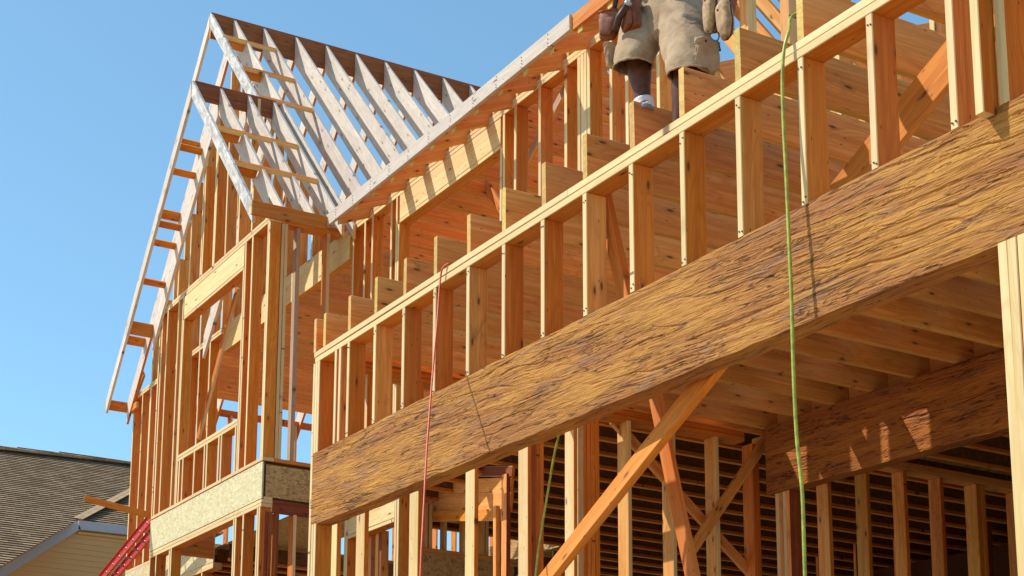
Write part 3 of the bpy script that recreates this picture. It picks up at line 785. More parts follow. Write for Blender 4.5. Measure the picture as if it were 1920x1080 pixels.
brace('diagonal brace in the upper bay window with dark saw marks', atY(446, 540, 7.0), atY(372, 822, 7.0), 0.09, 0.035, (1, 0, 0.3), [M_fir, M_pale, M_yel])
brace('pale slanting brace in the bay behind the lit corner post', atY(640, 610, 12.5), atY(530, 545, 12.5), 0.19, 0.05, (0, 0, 1), [M_fir2, M_fir2, M_yel])

# ground floor walls behind
iw = thing('lower_wall', 'ground floor front wall between bay and garage with a pale door header', 'stud wall', (-12.2, HY, GZ))
plate_run('top_plate', -14.5, -9.96, HY, 3.775, 0.14, 0.06, [M_fir, M_pale, M_pale], iw)
stick('door_header', (-14.35, HY + 0.05, 3.65), (-13.29, HY + 0.05, 3.65), 0.24, 0.09, (0, 0, 1), ALLP, iw)
stick('header_sill', (-14.35, HY + 0.07, 3.505), (-13.29, HY + 0.07, 3.505), 0.14, 0.04, (0, 1, 0), [M_fir, M_pale, M_pale], iw)
for i in range(5):
    post('post_ply', -14.16 + 0.085 * i, HY + 0.18 + 0.01 * (i % 2), Z0, 3.5, 0.08, 0.09, [M_red, M_fir2, M_yel] if i % 2 else [M_fir2, M_red, M_yel], iw)
for x in (-14.4, -14.36, -13.26, -13.21):
    post('stud', x, HY + 0.07, Z0, 3.77, 0.04, 0.14, STUD, iw)
link('wall_panel', slab([(-13.6, 7.8, 2.0), (-13.6, 9.35, 2.0), (-13.6, 9.35, 3.27), (-13.6, 7.8, 3.27)], 0.02, (-1, 0, 0)), M_osbd, iw)
stick('panel_cap', (-13.62, 7.8, 3.30), (-13.62, 9.35, 3.30), 0.09, 0.04, (1, 0, 0), [M_fir2, M_fir2, M_fir], iw)
for y in (7.95, 8.2, 8.26, 8.45, 8.7, 8.95, 9.0, 9.2):
    post('stud', -13.66, y, 3.33, 3.84, 0.09, 0.04, STUD2, iw)

# boxed stair soffit seen through the side wall studs
A = atY(735, 888, 8.6); B = atY(958, 884, 8.0)
bx = thing('boxed_soffit', 'red brown boarded box hanging behind the garage side wall studs', 'soffit', ((A.x + B.x) / 2, 8.3, 3.0))
def board_on(name, px0, px1, py, h, off, mats):
    a = atY(px0, py, 8.6); b = atY(px1, py - 4, 8.0)
    n = (b - a).cross(V(0, 0, 1)).normalized()
    a = a + n * off; b = b + n * off
    stick(name, a, b, h, 0.03, (0, 0, 1), mats, bx)
board_on('top_board', 735, 968, 888, 0.10, 0.03, [M_red, M_pale, M_fir])
board_on('face_board', 735, 960, 918, 0.20, 0.0, [M_orange, M_red, M_fir])
board_on('face_board', 735, 960, 945, 0.20, 0.004, [M_orange, M_red, M_fir])
board_on('bottom_board', 735, 950, 970, 0.12, 0.03, [M_fir, M_fir, M_fir])
c = atY(954, 900, 8.0)
post('corner_board', c.x, c.y - 0.03, c.z - 1.2, c.z + 0.05, 0.09, 0.05, [M_orange, M_red, M_fir], bx)
c = atY(940, 960, 8.0)
post('corner_board', c.x, c.y - 0.06, c.z - 1.2, c.z + 0.05, 0.05, 0.05, [M_orange, M_orange, M_fir], bx)

bk = thing('back_wall', 'dark back wall of the house closed with boards behind the garage', 'back wall', (-8, 17.8, GZ))
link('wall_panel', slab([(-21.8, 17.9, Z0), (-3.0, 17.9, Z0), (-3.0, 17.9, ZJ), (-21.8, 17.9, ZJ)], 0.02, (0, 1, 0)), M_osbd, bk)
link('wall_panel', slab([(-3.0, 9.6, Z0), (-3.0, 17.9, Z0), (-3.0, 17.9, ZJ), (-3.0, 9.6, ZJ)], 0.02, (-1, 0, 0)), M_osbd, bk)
pr = atY(1490, 1012, 14.0); pl = atY(1880, 938, 14.0)
dw = thing('inner_wall', 'low dim partition with a long rail in the dark room behind the garage', 'stud wall', (pr.x, 14.0, GZ))
stick('top_plate', (pr.x - 0.4, 14.0, (pr.z + pl.z) / 2), (pl.x + 1.5, 14.0, (pr.z + pl.z) / 2), 0.14, 0.09, (0, 0, 1), [M_fir2, M_fir2, M_fir2], dw)
for k in range(0, 12):
    post('stud', pr.x + 0.6 * k - 0.2, 14.03, Z0, (pr.z + pl.z) / 2 - 0.07, 0.04, 0.14, [M_red, M_fir2, M_fir2], dw)
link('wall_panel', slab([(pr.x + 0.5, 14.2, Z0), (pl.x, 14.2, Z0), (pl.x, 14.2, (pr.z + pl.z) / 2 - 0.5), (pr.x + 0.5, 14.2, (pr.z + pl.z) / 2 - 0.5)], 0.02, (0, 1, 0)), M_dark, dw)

# ================================================================== LADDER, PLANK, HOSES
ltop = atY(310, 940, 7.1); lbot0 = atY(195, 1080, 7.1)
ld = (lbot0 - ltop); tmax = (GZ - ltop.z) / ld.z
lend = ltop + ld * tmax; lend.z = GZ + 0.01
dl = (ltop - lend).normalized(); LL = (ltop - lend).length
la = thing('ladder', 'red fibreglass ladder with silver rungs leaning into the corner left of the bay', 'ladder', lend)
wl = V(0, 1, 0).cross(dl).normalized()
def ladder_rail(y):
    m = frame(lend + V(0, y, 0), dl, wl)
    # C-channel section: web facing the street with two lips
    w, d, t = 0.082, 0.032, 0.005
    prof = [(-w, 0), (w, 0), (w, d), (w - t, d), (w - t, t), (-w + t, t), (-w + t, d), (-w, d)]
    vs = []; fs = []
    for x in (0, LL):
        for (a, b) in prof: vs.append((x, a, -b))
    for i in range(8):
        fs.append((i, (i + 1) % 8, 8 + (i + 1) % 8, 8 + i))
    fs += [(0, 1, 4, 5), (1, 2, 3, 4), (0, 5, 6, 7), (8, 13, 12, 9), (9, 12, 11, 10), (8, 15, 14, 13)]
    return link('rail', raw_mesh('rail', vs, fs), M_ladder, la, m)
YN, YF = 0.0, 0.19
ladder_rail(YN); ladder_rail(YF)
nr = int(LL / 0.305)
for i in range(nr):
    p = lend + dl * (LL - 0.12 - 0.305 * i)
    rg = link('rung', tube_mesh([p + V(0, YN - 0.012, 0), p + V(0, YF - 0.012, 0)], 0.013, 10), M_alu, la)
    for yy in (YN, YF):
        link('rung_cap', tube_mesh([p + V(0, yy - 0.012, 0), p + V(0, yy + 0.003, 0)], 0.021, 14), M_alu, rg)
        link('rung_hole', tube_mesh([p + V(0, yy - 0.016, 0), p + V(0, yy - 0.0125, 0)], 0.014, 12), M_groove, rg)  # solid dark disc, the shade of an open rung end put into colour

pa = atY(287, 968, 6.72); pb = atX(158, 934, pa.x - 0.22)
o = stick('projecting_plank', pb, pa, 0.075, 0.09, (0, 0, 1), [M_fir, M_fir, M_yel], None, bow=0.012)
tag(o, 'doubled wooden plank sticking out in front of the wing just above the red ladder', 'plank')

def hose(name, label, pts, r, mat):
    o = link(name, tube_mesh(spline(pts, 12), r, 10), mat)
    return tag(o, label, 'hose')
hose('air_hose', 'bright green air hose hanging over the plate and down past the big beam',
     [V(-4.815, 5.5, 4.0), V(-4.815, 5.2, 4.07), V(-4.815, 5.05, 4.09), atY(1486, 30, 4.96), atY(1479, 58, 4.86), atY(1470, 95, 4.825), atY(1467, 150, 4.815), atY(1469, 230, 4.81), atY(1474, 330, 4.80), atY(1479, 440, 4.79),
      atY(1484, 560, 4.785), atY(1488, 700, 4.78), atY(1494, 820, 4.78), atY(1504, 920, 4.78), atY(1507, 1000, 4.78), atY(1510, 1100, 4.78), atY(1520, 1400, 4.75)], 0.0082, M_hoseg)
hose('power_cord', 'thin red cord draped over the plate and falling in front of the big beam',
     [V(-7.75, 5.4, 4.0), atY(850, 494, 4.97), atY(841, 495, 4.875), atY(830, 503, 4.845), atY(825, 530, 4.83), atY(820, 600, 4.76), atY(815, 655, 4.68), atY(808, 740, 4.55), atY(800, 850, 4.4), atY(793, 980, 4.25), atY(788, 1090, 4.15), atY(780, 1400, 4.0)], 0.0062, M_hoser)
hose('thin_hose', 'thin yellow green hose hanging inside the garage below the beam',
     [atY(1056, 760, 5.4), atY(1049, 810, 5.4), atY(1040, 850, 5.4), atY(1026, 930, 5.4), atY(1010, 1030, 5.4), atY(1000, 1120, 5.4)], 0.0075, M_hoseg)

# ================================================================== NEIGHBOUR HOUSE
NX = -32.0
nh = thing('neighbour_house', 'neighbouring house with brown shingle roof, grey trim and tan siding', 'house', (NX, 10, GZ))
def on_roof(px, py, X0, z0, pitch):
    """point of the photograph on the plane rising to -X from (X0, z0)"""
    r = ray(px, py)
    # z = z0 + (X0 - x) * pitch
    s = (z0 + X0 * pitch) / (r.z + r.x * pitch)
    return r * s
def shingle_roof(poly_px, X0, z0, pitch, parent):
    pts = [on_roof(x, y, X0, z0, pitch) for x, y in poly_px]
    ey = V(0, 1, 0); eu = V(-1, 0, pitch).normalized(); en = ey.cross(eu); en = en if en.z > 0 else -en
    org = pts[0]
    m = Matrix.Identity(4)
    ez = ey.cross(eu)
    for i in range(3): m[i][0] = ey[i]; m[i][1] = eu[i]; m[i][2] = ez[i]; m[i][3] = org[i]
    inv = m.inverted()
    loc = [inv @ p for p in pts]
    bm = bmesh.new()
    f = bm.faces.new([bm.verts.new((p.x, p.y, 0)) for p in loc])
    ymin = min(p.y for p in loc); ymax = max(p.y for p in loc)
    # courses: cut into rows and tilt each one so that it laps over the one below
    rows = []
    h = 0.145
    k0 = math.floor(ymin / h); k1 = math.ceil(ymax / h)
    for k in range(k0, k1 + 1):
        bmesh.ops.bisect_plane(bm, geom=bm.verts[:] + bm.edges[:] + bm.faces[:], plane_co=(0, k * h, 0), plane_no=(0, 1, 0))
    bmesh.ops.split_edges(bm, edges=[e for e in bm.edges if len(e.link_faces) == 2])
    sgn = 1 if ez.z > 0 else -1
    for f in bm.faces:
        c = f.calc_center_median().y; k = math.floor(c / h)
        for v in f.verts:
            v.co.z = sgn * 0.022 * (1 - (v.co.y - k * h) / h)
    # butt edges
    for e in [e for e in bm.edges if len(e.link_faces) == 1]:
        a, b = e.verts
        if abs(a.co.z - sgn * 0.022) < 1e-4 and abs(b.co.z - sgn * 0.022) < 1e-4:
            c = bm.verts.new((a.co.x, a.co.y + 0.001, 0)); d = bm.verts.new((b.co.x, b.co.y + 0.001, 0))
            bm.faces.new((a, b, d, c))
    me = bpy.data.meshes.new('roof'); bm.to_mesh(me); bm.free()
    return link('roof', me, M_shingle, parent, m)
e0 = atX(0, 1066, NX); e1 = atX(146, 976, NX); e2 = atX(242, 985, NX)
# main slope
rp = 0.62
zr = e1.z - 0.0
main_px = [(-330, 806), (0, 836), (130, 850), (215, 861), (330, 880), (330, 1003), (146, 975), (0, 1064), (-330, 1264)]
shingle_roof(main_px, NX, zr, rp, nh)
shingle_roof([(146, 977), (205, 950), (330, 1002), (330, 994)], NX, zr, rp, nh) if False else None
def nbar(name, pxa, pxb, w, t, mat, off=0.0, dz=0.0):
    a = atX(*pxa, NX + off) + V(0, 0, dz); b = atX(*pxb, NX + off) + V(0, 0, dz)
    return stick(name, a, b, w, t, (0, 0, 1), [mat] * 3, nh, bow=0)
# hip line of cap shingles
for i in range(9):
    u0 = i / 9; u1 = (i + 1.25) / 9
    a0 = on_roof(146 + (262 - 146) * u0, 973 + (912 - 973) * u0, NX, zr + 0.05, rp); a1 = on_roof(146 + (262 - 146) * u1, 973 + (912 - 973) * u1, NX, zr + 0.08, rp)
    stick('hip_cap', a0, a1, 0.30, 0.03, (0, 1, 0.25), [M_shingle] * 3, nh, bow=0)
# ridge cap
ra = on_roof(-330, 806, NX, zr + 0.03, rp); rb = on_roof(330, 880, NX, zr + 0.03, rp)
stick('ridge_cap', ra, rb, 0.32, 0.06, (1, 0, 0), [M_shingle] * 3, nh, bow=0)
# trim
nbar('rake_trim', (-330, 1283), (146, 985), 0.21, 0.12, M_trim, 0.10)
nbar('eave_trim', (146, 985), (330, 1005), 0.21, 0.12, M_trim, 0.10)
nbar('frieze_board', (146, 999), (330, 1019), 0.06, 0.05, M_siding, 0.04)
# lapped siding wall
W0 = atX(-330, 1290, NX); W1 = atX(146, 990, NX); W2 = atX(330, 1010, NX)
vs = []; fs = []
zb = GZ; ztop = max(W1.z, W2.z)
k = 0; z = zb
while z < ztop:
    zz = min(z + 0.13, ztop)
    def yl(q):
        if q <= W0.z: return W0.y
        return W0.y + (W1.y - W0.y) * (q - W0.z) / (W1.z - W0.z)
    n = len(vs)
    vs += [(NX + 0.018, yl(z), z), (NX + 0.018, 13.5, z), (NX, 13.5, zz), (NX, yl(zz), zz), (NX, yl(z), z), (NX, 13.5, z)]
    fs += [(n, n + 1, n + 2, n + 3), (n, n + 4, n + 5, n + 1)]
    z = zz
link('siding', raw_mesh('siding', vs, fs), M_siding, nh)
link('end_wall', slab([(NX, 13.5, GZ), (NX - 12, 13.5, GZ), (NX - 12, 13.5, ztop), (NX, 13.5, ztop)], 0.2, (0, -1, 0)), M_siding, nh)
link('rear_slope', slab([tuple(ra), tuple(rb), (rb.x - 6, rb.y, rb.z - 3.6), (ra.x - 6, ra.y, ra.z - 3.6)], 0.1, (0, 0, -1)), M_shingle, nh)

# ================================================================== WORKER
K1 = 1.0
def PP(x, y, Y): return atY(x, y, Y)
pelvis = PP(1246, 10, 5.28)
ank1 = PP(1208, 197, 5.06); kne1 = PP(1187, 98, 5.03); hip1 = PP(1210, 30, 5.25)
ank2 = PP(1273, 247, 5.06); kne2 = PP(1281, 120, 5.04); hip2 = PP(1282, 32, 5.26)
toe1 = ank1 + V(0.11, -0.09, -0.10); toe2 = ank2 + V(0.13, -0.02, -0.06)
pr_ = thing('person', 'worker in khaki cargo shorts and white socks standing on the joists', 'person', (pelvis.x, 5.1, ZJ))
up = V(0, 0, 1)
chest = pelvis + V(-0.13, -0.30, 0.34); neck = pelvis + V(-0.20, -0.48, 0.47); headc = pelvis + V(-0.23, -0.58, 0.55); crown = pelvis + V(-0.25, -0.62, 0.64)
verts = []; edges = []; rad = []
def vadd(p, r, prev=None):
    verts.append(tuple(p)); rad.append(r if isinstance(r, tuple) else (r, r))
    if prev is not None: edges.append((prev, len(verts) - 1))
    return len(verts) - 1
v0 = vadd(pelvis, (0.17, 0.13)); v1 = vadd(pelvis + V(-0.05, -0.10, 0.18), (0.165, 0.13), v0); v2 = vadd(chest, (0.19, 0.13), v1)
v3 = vadd(chest + V(-0.01, -0.10, 0.10), (0.14, 0.10), v2); v4 = vadd(neck, 0.06, v3); v5 = vadd(headc - V(0, 0, 0.05), 0.075, v4); v6 = vadd(headc + V(0, 0, 0.03), (0.085, 0.10), v5); v7 = vadd(crown, 0.065, v6)
for hp, kn, an, toe in ((hip1, kne1, ank1, toe1), (hip2, kne2, ank2, toe2)):
    a = vadd(hp, 0.085, v0); b = vadd(hp.lerp(kn, 0.5), 0.082, a); c = vadd(kn, 0.066, b)
    d = vadd(kn.lerp(an, 0.30) + V(0.004, 0.02, 0), 0.080, c); d2 = vadd(kn.lerp(an, 0.62) + V(0, 0.008, 0), 0.056, d); e = vadd(an, 0.040, d2)
    f = vadd(an + (toe - an) * 0.45, 0.032, e); vadd(toe, 0.024, f)
arms = []
for s in (-1, 1):
    sh = chest + V(0.19 * s, -0.08, 0.10); el = sh + V(0.10 * s, -0.16, -0.10); wr = el + V(-0.10 * s, -0.16, 0.16)
    a = vadd(sh, 0.058, v3); b = vadd(el, 0.045, a); c = vadd(wr, 0.03, b)
    pm = wr + V(-0.02 * s, -0.07, 0.03); d = vadd(pm, (0.04, 0.02), c)
    for q in range(4):
        base = pm + V((0.03 - 0.02 * q), -0.02, 0.005); l = (0.036, 0.042, 0.04, 0.031)[q]
        f1 = vadd(base + V(0, -l * 0.6, 0.0), 0.0095, d); f2 = vadd(base + V(0, -l, -0.02), 0.009, f1); vadd(base + V(0, -l * 0.75, -0.042), 0.008, f2)
    t1 = vadd(wr + V(-0.045 * s, -0.045, 0.0), 0.012, c); vadd(wr + V(-0.06 * s, -0.085, -0.005), 0.0095, t1)
me = bpy.data.meshes.new('body'); me.from_pydata(verts, edges, [])
body = link('body', me, M_skin, pr_)
sk = body.modifiers.new('skin', 'SKIN'); sk.use_smooth_shade = True
for i, r in enumerate(rad): me.skin_vertices[0].data[i].radius = r
me.skin_vertices[0].data[0].use_root = True
ss = body.modifiers.new('sub', 'SUBSURF'); ss.levels = 2; ss.render_levels = 2

def blob(name, c, r, mat, parent, seed=0, amp=0.05, pw=2.0, rot=None, n=20):
    """closed rounded form: superellipsoid with slight lumps"""
    vs = []; fs = []
    for i in range(n + 1):
        th = math.pi * i / n
        for j in range(2 * n):
            ph = math.pi * j / n
            d = V(math.sin(th) * math.cos(ph), math.sin(th) * math.sin(ph), math.cos(th))
            g = (abs(d.x) ** pw + abs(d.y) ** pw + abs(d.z) ** pw) ** (-1.0 / pw)
            q = d * g * (1 + amp * noise.noise(d * 2.2 + V(seed, seed, seed)))
            q = V(q.x * r[0], q.y * r[1], q.z * r[2])
            if rot: q = rot @ q
            vs.append(q + Vector(c))
    for i in range(n):
        for j in range(2 * n):
            fs.append((i * 2 * n + j, i * 2 * n + (j + 1) % (2 * n), (i + 1) * 2 * n + (j + 1) % (2 * n), (i + 1) * 2 * n + j))
    m = raw_mesh(name, vs, fs, True)
    bm = bmesh.new(); bm.from_mesh(m); bmesh.ops.remove_doubles(bm, verts=bm.verts, dist=1e-5); bm.to_mesh(m); bm.free()
    for p in m.polygons: p.use_smooth = True
    return link(name, m, mat, parent)
# head details
hd = headc
blob('hair', hd + V(0, 0.015, 0.055), (0.092, 0.108, 0.075), M_hair, pr_, 3, 0.06)
for s in (-1, 1):
    blob('ear', hd + V(0.088 * s, 0.0, -0.01), (0.012, 0.022, 0.034), M_skin, pr_, 5)
    e = blob('eye', hd + V(0.032 * s, -0.088, 0.0), (0.014, 0.012, 0.010), M_eye, pr_, 7)
    blob('pupil', hd + V(0.032 * s, -0.0985, 0.0), (0.006, 0.004, 0.006), M_hair, e, 8)
blob('nose', hd + V(0, -0.105, -0.03), (0.017, 0.022, 0.026), M_skin, pr_, 9)
blob('mouth', hd + V(0, -0.092, -0.068), (0.026, 0.010, 0.008), M_leather, pr_, 10)
# shirt: lofted over the trunk
def loft(name, rings, mat, parent, close=False, thick=0.004, wr=0.0, freq=8.0, sub=1):
    n = len(rings[0]); vs = [p for r in rings for p in r]; fs = []
    for i in range(len(rings) - 1):
        for j in range(n):
            fs.append((i * n + j, i * n + (j + 1) % n, (i + 1) * n + (j + 1) % n, (i + 1) * n + j))
    m = raw_mesh(name, vs, fs, True)
    o = link(name, m, mat, parent)
    s = o.modifiers.new('sub', 'SUBSURF'); s.levels = sub; s.render_levels = sub
    s = o.modifiers.new('thick', 'SOLIDIFY'); s.thickness = thick; s.offset = 1
    return o
def ring(c, rx, ry, n=20, tilt=0.0, wr=0.0, seed=0.0):
    out = []
    for j in range(n):
        a = 2 * math.pi * j / n
        k = 1 + wr * noise.noise(V(math.cos(a) * 1.7, math.sin(a) * 1.7, seed))
        out.append(V(c[0] + rx * math.cos(a) * k, c[1] + ry * math.sin(a) * k, c[2] + tilt * math.cos(a)))
    return out
loft('shirt', [ring(pelvis + V(-0.01, -0.03, 0.12), 0.215, 0.17, wr=0.05), ring(pelvis + V(-0.06, -0.13, 0.21), 0.235, 0.21, wr=0.05, seed=2), ring(chest, 0.235, 0.19, wr=0.03, seed=3), ring(chest + V(-0.01, -0.09, 0.10), 0.215, 0.15), ring(chest + V(-0.01, -0.14, 0.14), 0.12, 0.11), ring(neck + V(0, 0.02, -0.03), 0.075, 0.075)], M_shirt, pr_)
for s in (-1, 1):
    sh = chest + V(0.16 * s, -0.08, 0.10); el = sh + V(0.10 * s, -0.14, -0.085)
    ax = (el - sh).normalized(); u = ax.cross(V(0, 1, 0)).normalized(); w = ax.cross(u)
    loft('sleeve', [[sh.lerp(el, f) + (u * math.cos(a) + w * math.sin(a)) * r for a in [2 * math.pi * j / 16 for j in range(16)]] for f, r in ((0, 0.08), (0.5, 0.075), (0.95, 0.078))], M_shirt, pr_)

# shorts: a seat and two separate loose legs, with folds running round and down the cloth
N = 44
def tube_rings(keys, steps, seed, fold):
    """keys: (px, py, Y, rx, ry, side tilt)"""
    out = []
    for i in range(len(keys) - 1):
        for q in range(steps + (1 if i == len(keys) - 2 else 0)):
            f = q / steps; f2 = f * f * (3 - 2 * f)
            a = keys[i]; b = keys[i + 1]
            c = PP(a[0], a[1], a[2]).lerp(PP(b[0], b[1], b[2]), f)
            rx, ry, tl = [a[m] + (b[m] - a[m]) * f2 for m in (3, 4, 5)]
            t_ = i + f
            r = []
            for j in range(N):
                an = 2 * math.pi * j / N
                ca, sa = math.cos(an), math.sin(an)
                w1 = noise.noise(V(ca * 2.2 + t_ * 0.5, sa * 2.2, t_ * 1.1 + seed))
                w2 = abs(noise.noise(V(ca * 4.5 - t_ * 1.2, sa * 4.5 + t_ * 0.6, t_ * 2.3 + seed * 2)))
                k = 1 + fold * (w1 * 0.9 - 1.5 * max(0, 0.22 - w2))
                r.append(V(c.x + rx * k * ca, c.y + ry * k * sa, c.z + tl * ca + 0.006 * noise.noise(V(ca * 3, sa * 3, seed))))
            out.append(r)
    return out
vs = []; fs = []
def add_tube(rings, cap_low=False):
    base = len(vs)
    for r in rings: vs.extend(r)
    for i in range(len(rings) - 1):
        for j in range(N): fs.append((base + i * N + j, base + i * N + (j + 1) % N, base + (i + 1) * N + (j + 1) % N, base + (i + 1) * N + j))
    if cap_low: fs.append(tuple(base + j for j in range(N)))
add_tube(tube_rings([(1187, 126, 4.99, .112, .105, -0.014), (1190, 108, 5.0, .118, .110, -0.008), (1200, 80, 5.05, .132, .130, 0.0), (1208, 50, 5.12, .142, .145, 0.012), (1218, 14, 5.19, .138, .140, 0.02)], 5, 1.0, 0.085))
add_tube(tube_rings([(1291, 140, 5.02, .114, .108, -0.016), (1290, 120, 5.03, .120, .114, -0.01), (1287, 88, 5.08, .132, .132, 0.0), (1282, 54, 5.15, .140, .145, -0.008), (1276, 14, 5.2, .135, .14, -0.02)], 5, 6.0, 0.085))
add_tube(tube_rings([(1244, 79, 5.10, .045, .06, 0), (1244, 70, 5.12, .125, .105, 0), (1244, 52, 5.16, .225, .145, 0), (1244, 26, 5.20, .245, .168, 0), (1244, -4, 5.22, .236, .168, 0), (1244, -34, 5.24, .215, .158, 0)], 4, 11.0, 0.06), True)
sme = raw_mesh('shorts', vs, fs, True)
so = link('shorts', sme, M_khaki, pr_)
# stitched hems and fly seam
def seam_ring(keys, seed, dz):
    r = tube_rings([keys[0], keys[1]], 5, seed, 0.085)[0]
    pts = [p + V(0, 0, dz) for p in r]; cen = sum(pts, V(0, 0, 0)) / len(pts)
    pts = [cen + (p - cen) * 1.012 for p in pts] + [cen + (pts[0] - cen) * 1.012]
    link('hem', tube_mesh(pts, 0.0055, 6), M_khaki, so)
seam_ring([(1187, 126, 4.99, .112, .105, -0.014), (1190, 108, 5.0, .118, .110, -0.008)], 1.0, 0.004)
seam_ring([(1291, 140, 5.02, .114, .108, -0.016), (1290, 120, 5.03, .120, .114, -0.01)], 6.0, 0.004)
tex = bpy.data.textures.new('folds', 'CLOUDS'); tex.noise_scale = 0.075; tex.noise_depth = 3
dm = so.modifiers.new('folds', 'DISPLACE'); dm.texture = tex; dm.strength = 0.012; dm.mid_level = 0.5; dm.texture_coords = 'LOCAL'
s2 = so.modifiers.new('thick', 'SOLIDIFY'); s2.thickness = 0.004; s2.offset = -1
# cargo pockets with flaps
for (px, py, Y, sgn) in ((1157, 110, 5.0, -1), (1326, 104, 5.06, 1)):
    c = PP(px, py, Y)
    rot = Matrix.Rotation(0.12 * sgn, 3, 'Y')
    pk = blob('cargo_pocket', c, (0.016, 0.075, 0.082), M_khaki, pr_, 20 + sgn, 0.30, 5.0, rot)
    blob('pocket_flap', c + V(0.006 * sgn, -0.004, 0.066), (0.021, 0.080, 0.024), M_khaki, pk, 24 + sgn, 0.15, 4.0, rot)
    blob('button', c + V(0.026 * sgn, -0.03, 0.062), (0.005, 0.007, 0.007), M_leatherd, pk, 25, 0.0)
# socks and shoes
for (an, kn, toe, floor_z) in ((ank1, kne1, toe1, ank1.z - 0.115), (ank2, kne2, toe2, ZP + 0.004)):
    ax = (kn - an).normalized(); u = ax.cross(V(0, 1, 0)).normalized(); w = ax.cross(u)
    rings = []
    for f, r in ((-0.06, 0.047), (-0.02, 0.047), (0.0, 0.0475), (0.015, 0.048), (0.022, 0.050), (0.032, 0.049)):
        rings.append([an + ax * f + (u * math.cos(a) + w * math.sin(a) * 1.15) * r for a in [2 * math.pi * j / 18 for j in range(18)]])
    loft('sock', rings, M_sock, pr_, thick=0.003)
    fd = V(toe.x - an.x, toe.y - an.y, 0).normalized(); sd = V(-fd.y, fd.x, 0)
    vs = []; fs = []; n = 14
    secs = [(-0.075, 0.028, 0.075), (-0.06, 0.038, 0.095), (-0.02, 0.042, 0.10), (0.03, 0.045, 0.092), (0.08, 0.048, 0.07), (0.13, 0.047, 0.052), (0.17, 0.036, 0.042), (0.19, 0.018, 0.03)]
    for (f, hw_, hh) in secs:
        for j in range(n):
            a = 2 * math.pi * j / n
            y = hw_ * math.cos(a); z = hh * 0.5 + hh * 0.5 * math.sin(a)
            z = max(z, 0.018)
            vs.append(V(an.x, an.y, floor_z) + fd * f + sd * y + V(0, 0, z))
    for i in range(len(secs) - 1):
        for j in range(n): fs.append((i * n + j, i * n + (j + 1) % n, (i + 1) * n + (j + 1) % n, (i + 1) * n + j))
    fs.append(tuple(range(n))); fs.append(tuple(range((len(secs) - 1) * n, len(secs) * n)))
    shoe = link('shoe', raw_mesh('shoe', vs, fs, True), M_shoe, pr_)
    x = shoe.modifiers.new('sub', 'SUBSURF'); x.levels = 1; x.render_levels = 1
    vs = []; fs = []
    for z in (0.0, 0.02):
        for (f, hw_) in ((-0.082, 0.02), (-0.06, 0.042), (0.0, 0.047), (0.08, 0.052), (0.14, 0.05), (0.185, 0.03), (0.2, 0.01)):
            for s_ in (-1, 1): vs.append(V(an.x, an.y, floor_z) + fd * f + sd * hw_ * s_ + V(0, 0, z))
    for i in range(6):
        b = i * 2
        fs += [(b, b + 2, b + 3, b + 1), (14 + b, 14 + b + 1, 14 + b + 3, 14 + b + 2), (b, b + 14, b + 16, b + 2), (b + 1, b + 3, b + 17, b + 15)]
    fs += [(0, 1, 15, 14), (12, 26, 27, 13)]
    link('sole', raw_mesh('sole', vs, fs), M_sole, shoe)
    # lace strap
    c = V(an.x, an.y, floor_z) + fd * 0.05 + V(0, 0, 0.082)
    blob('strap', c, (0.045, 0.02, 0.012), M_eye, shoe, 31, 0.1, 3.0)
# belt
loft('belt', [ring(PP(1244, -20, 5.235), 0.232, 0.172, 28), ring(PP(1244, -36, 5.24), 0.226, 0.168, 28)], M_leatherd, pr_, thick=0.006, sub=1)

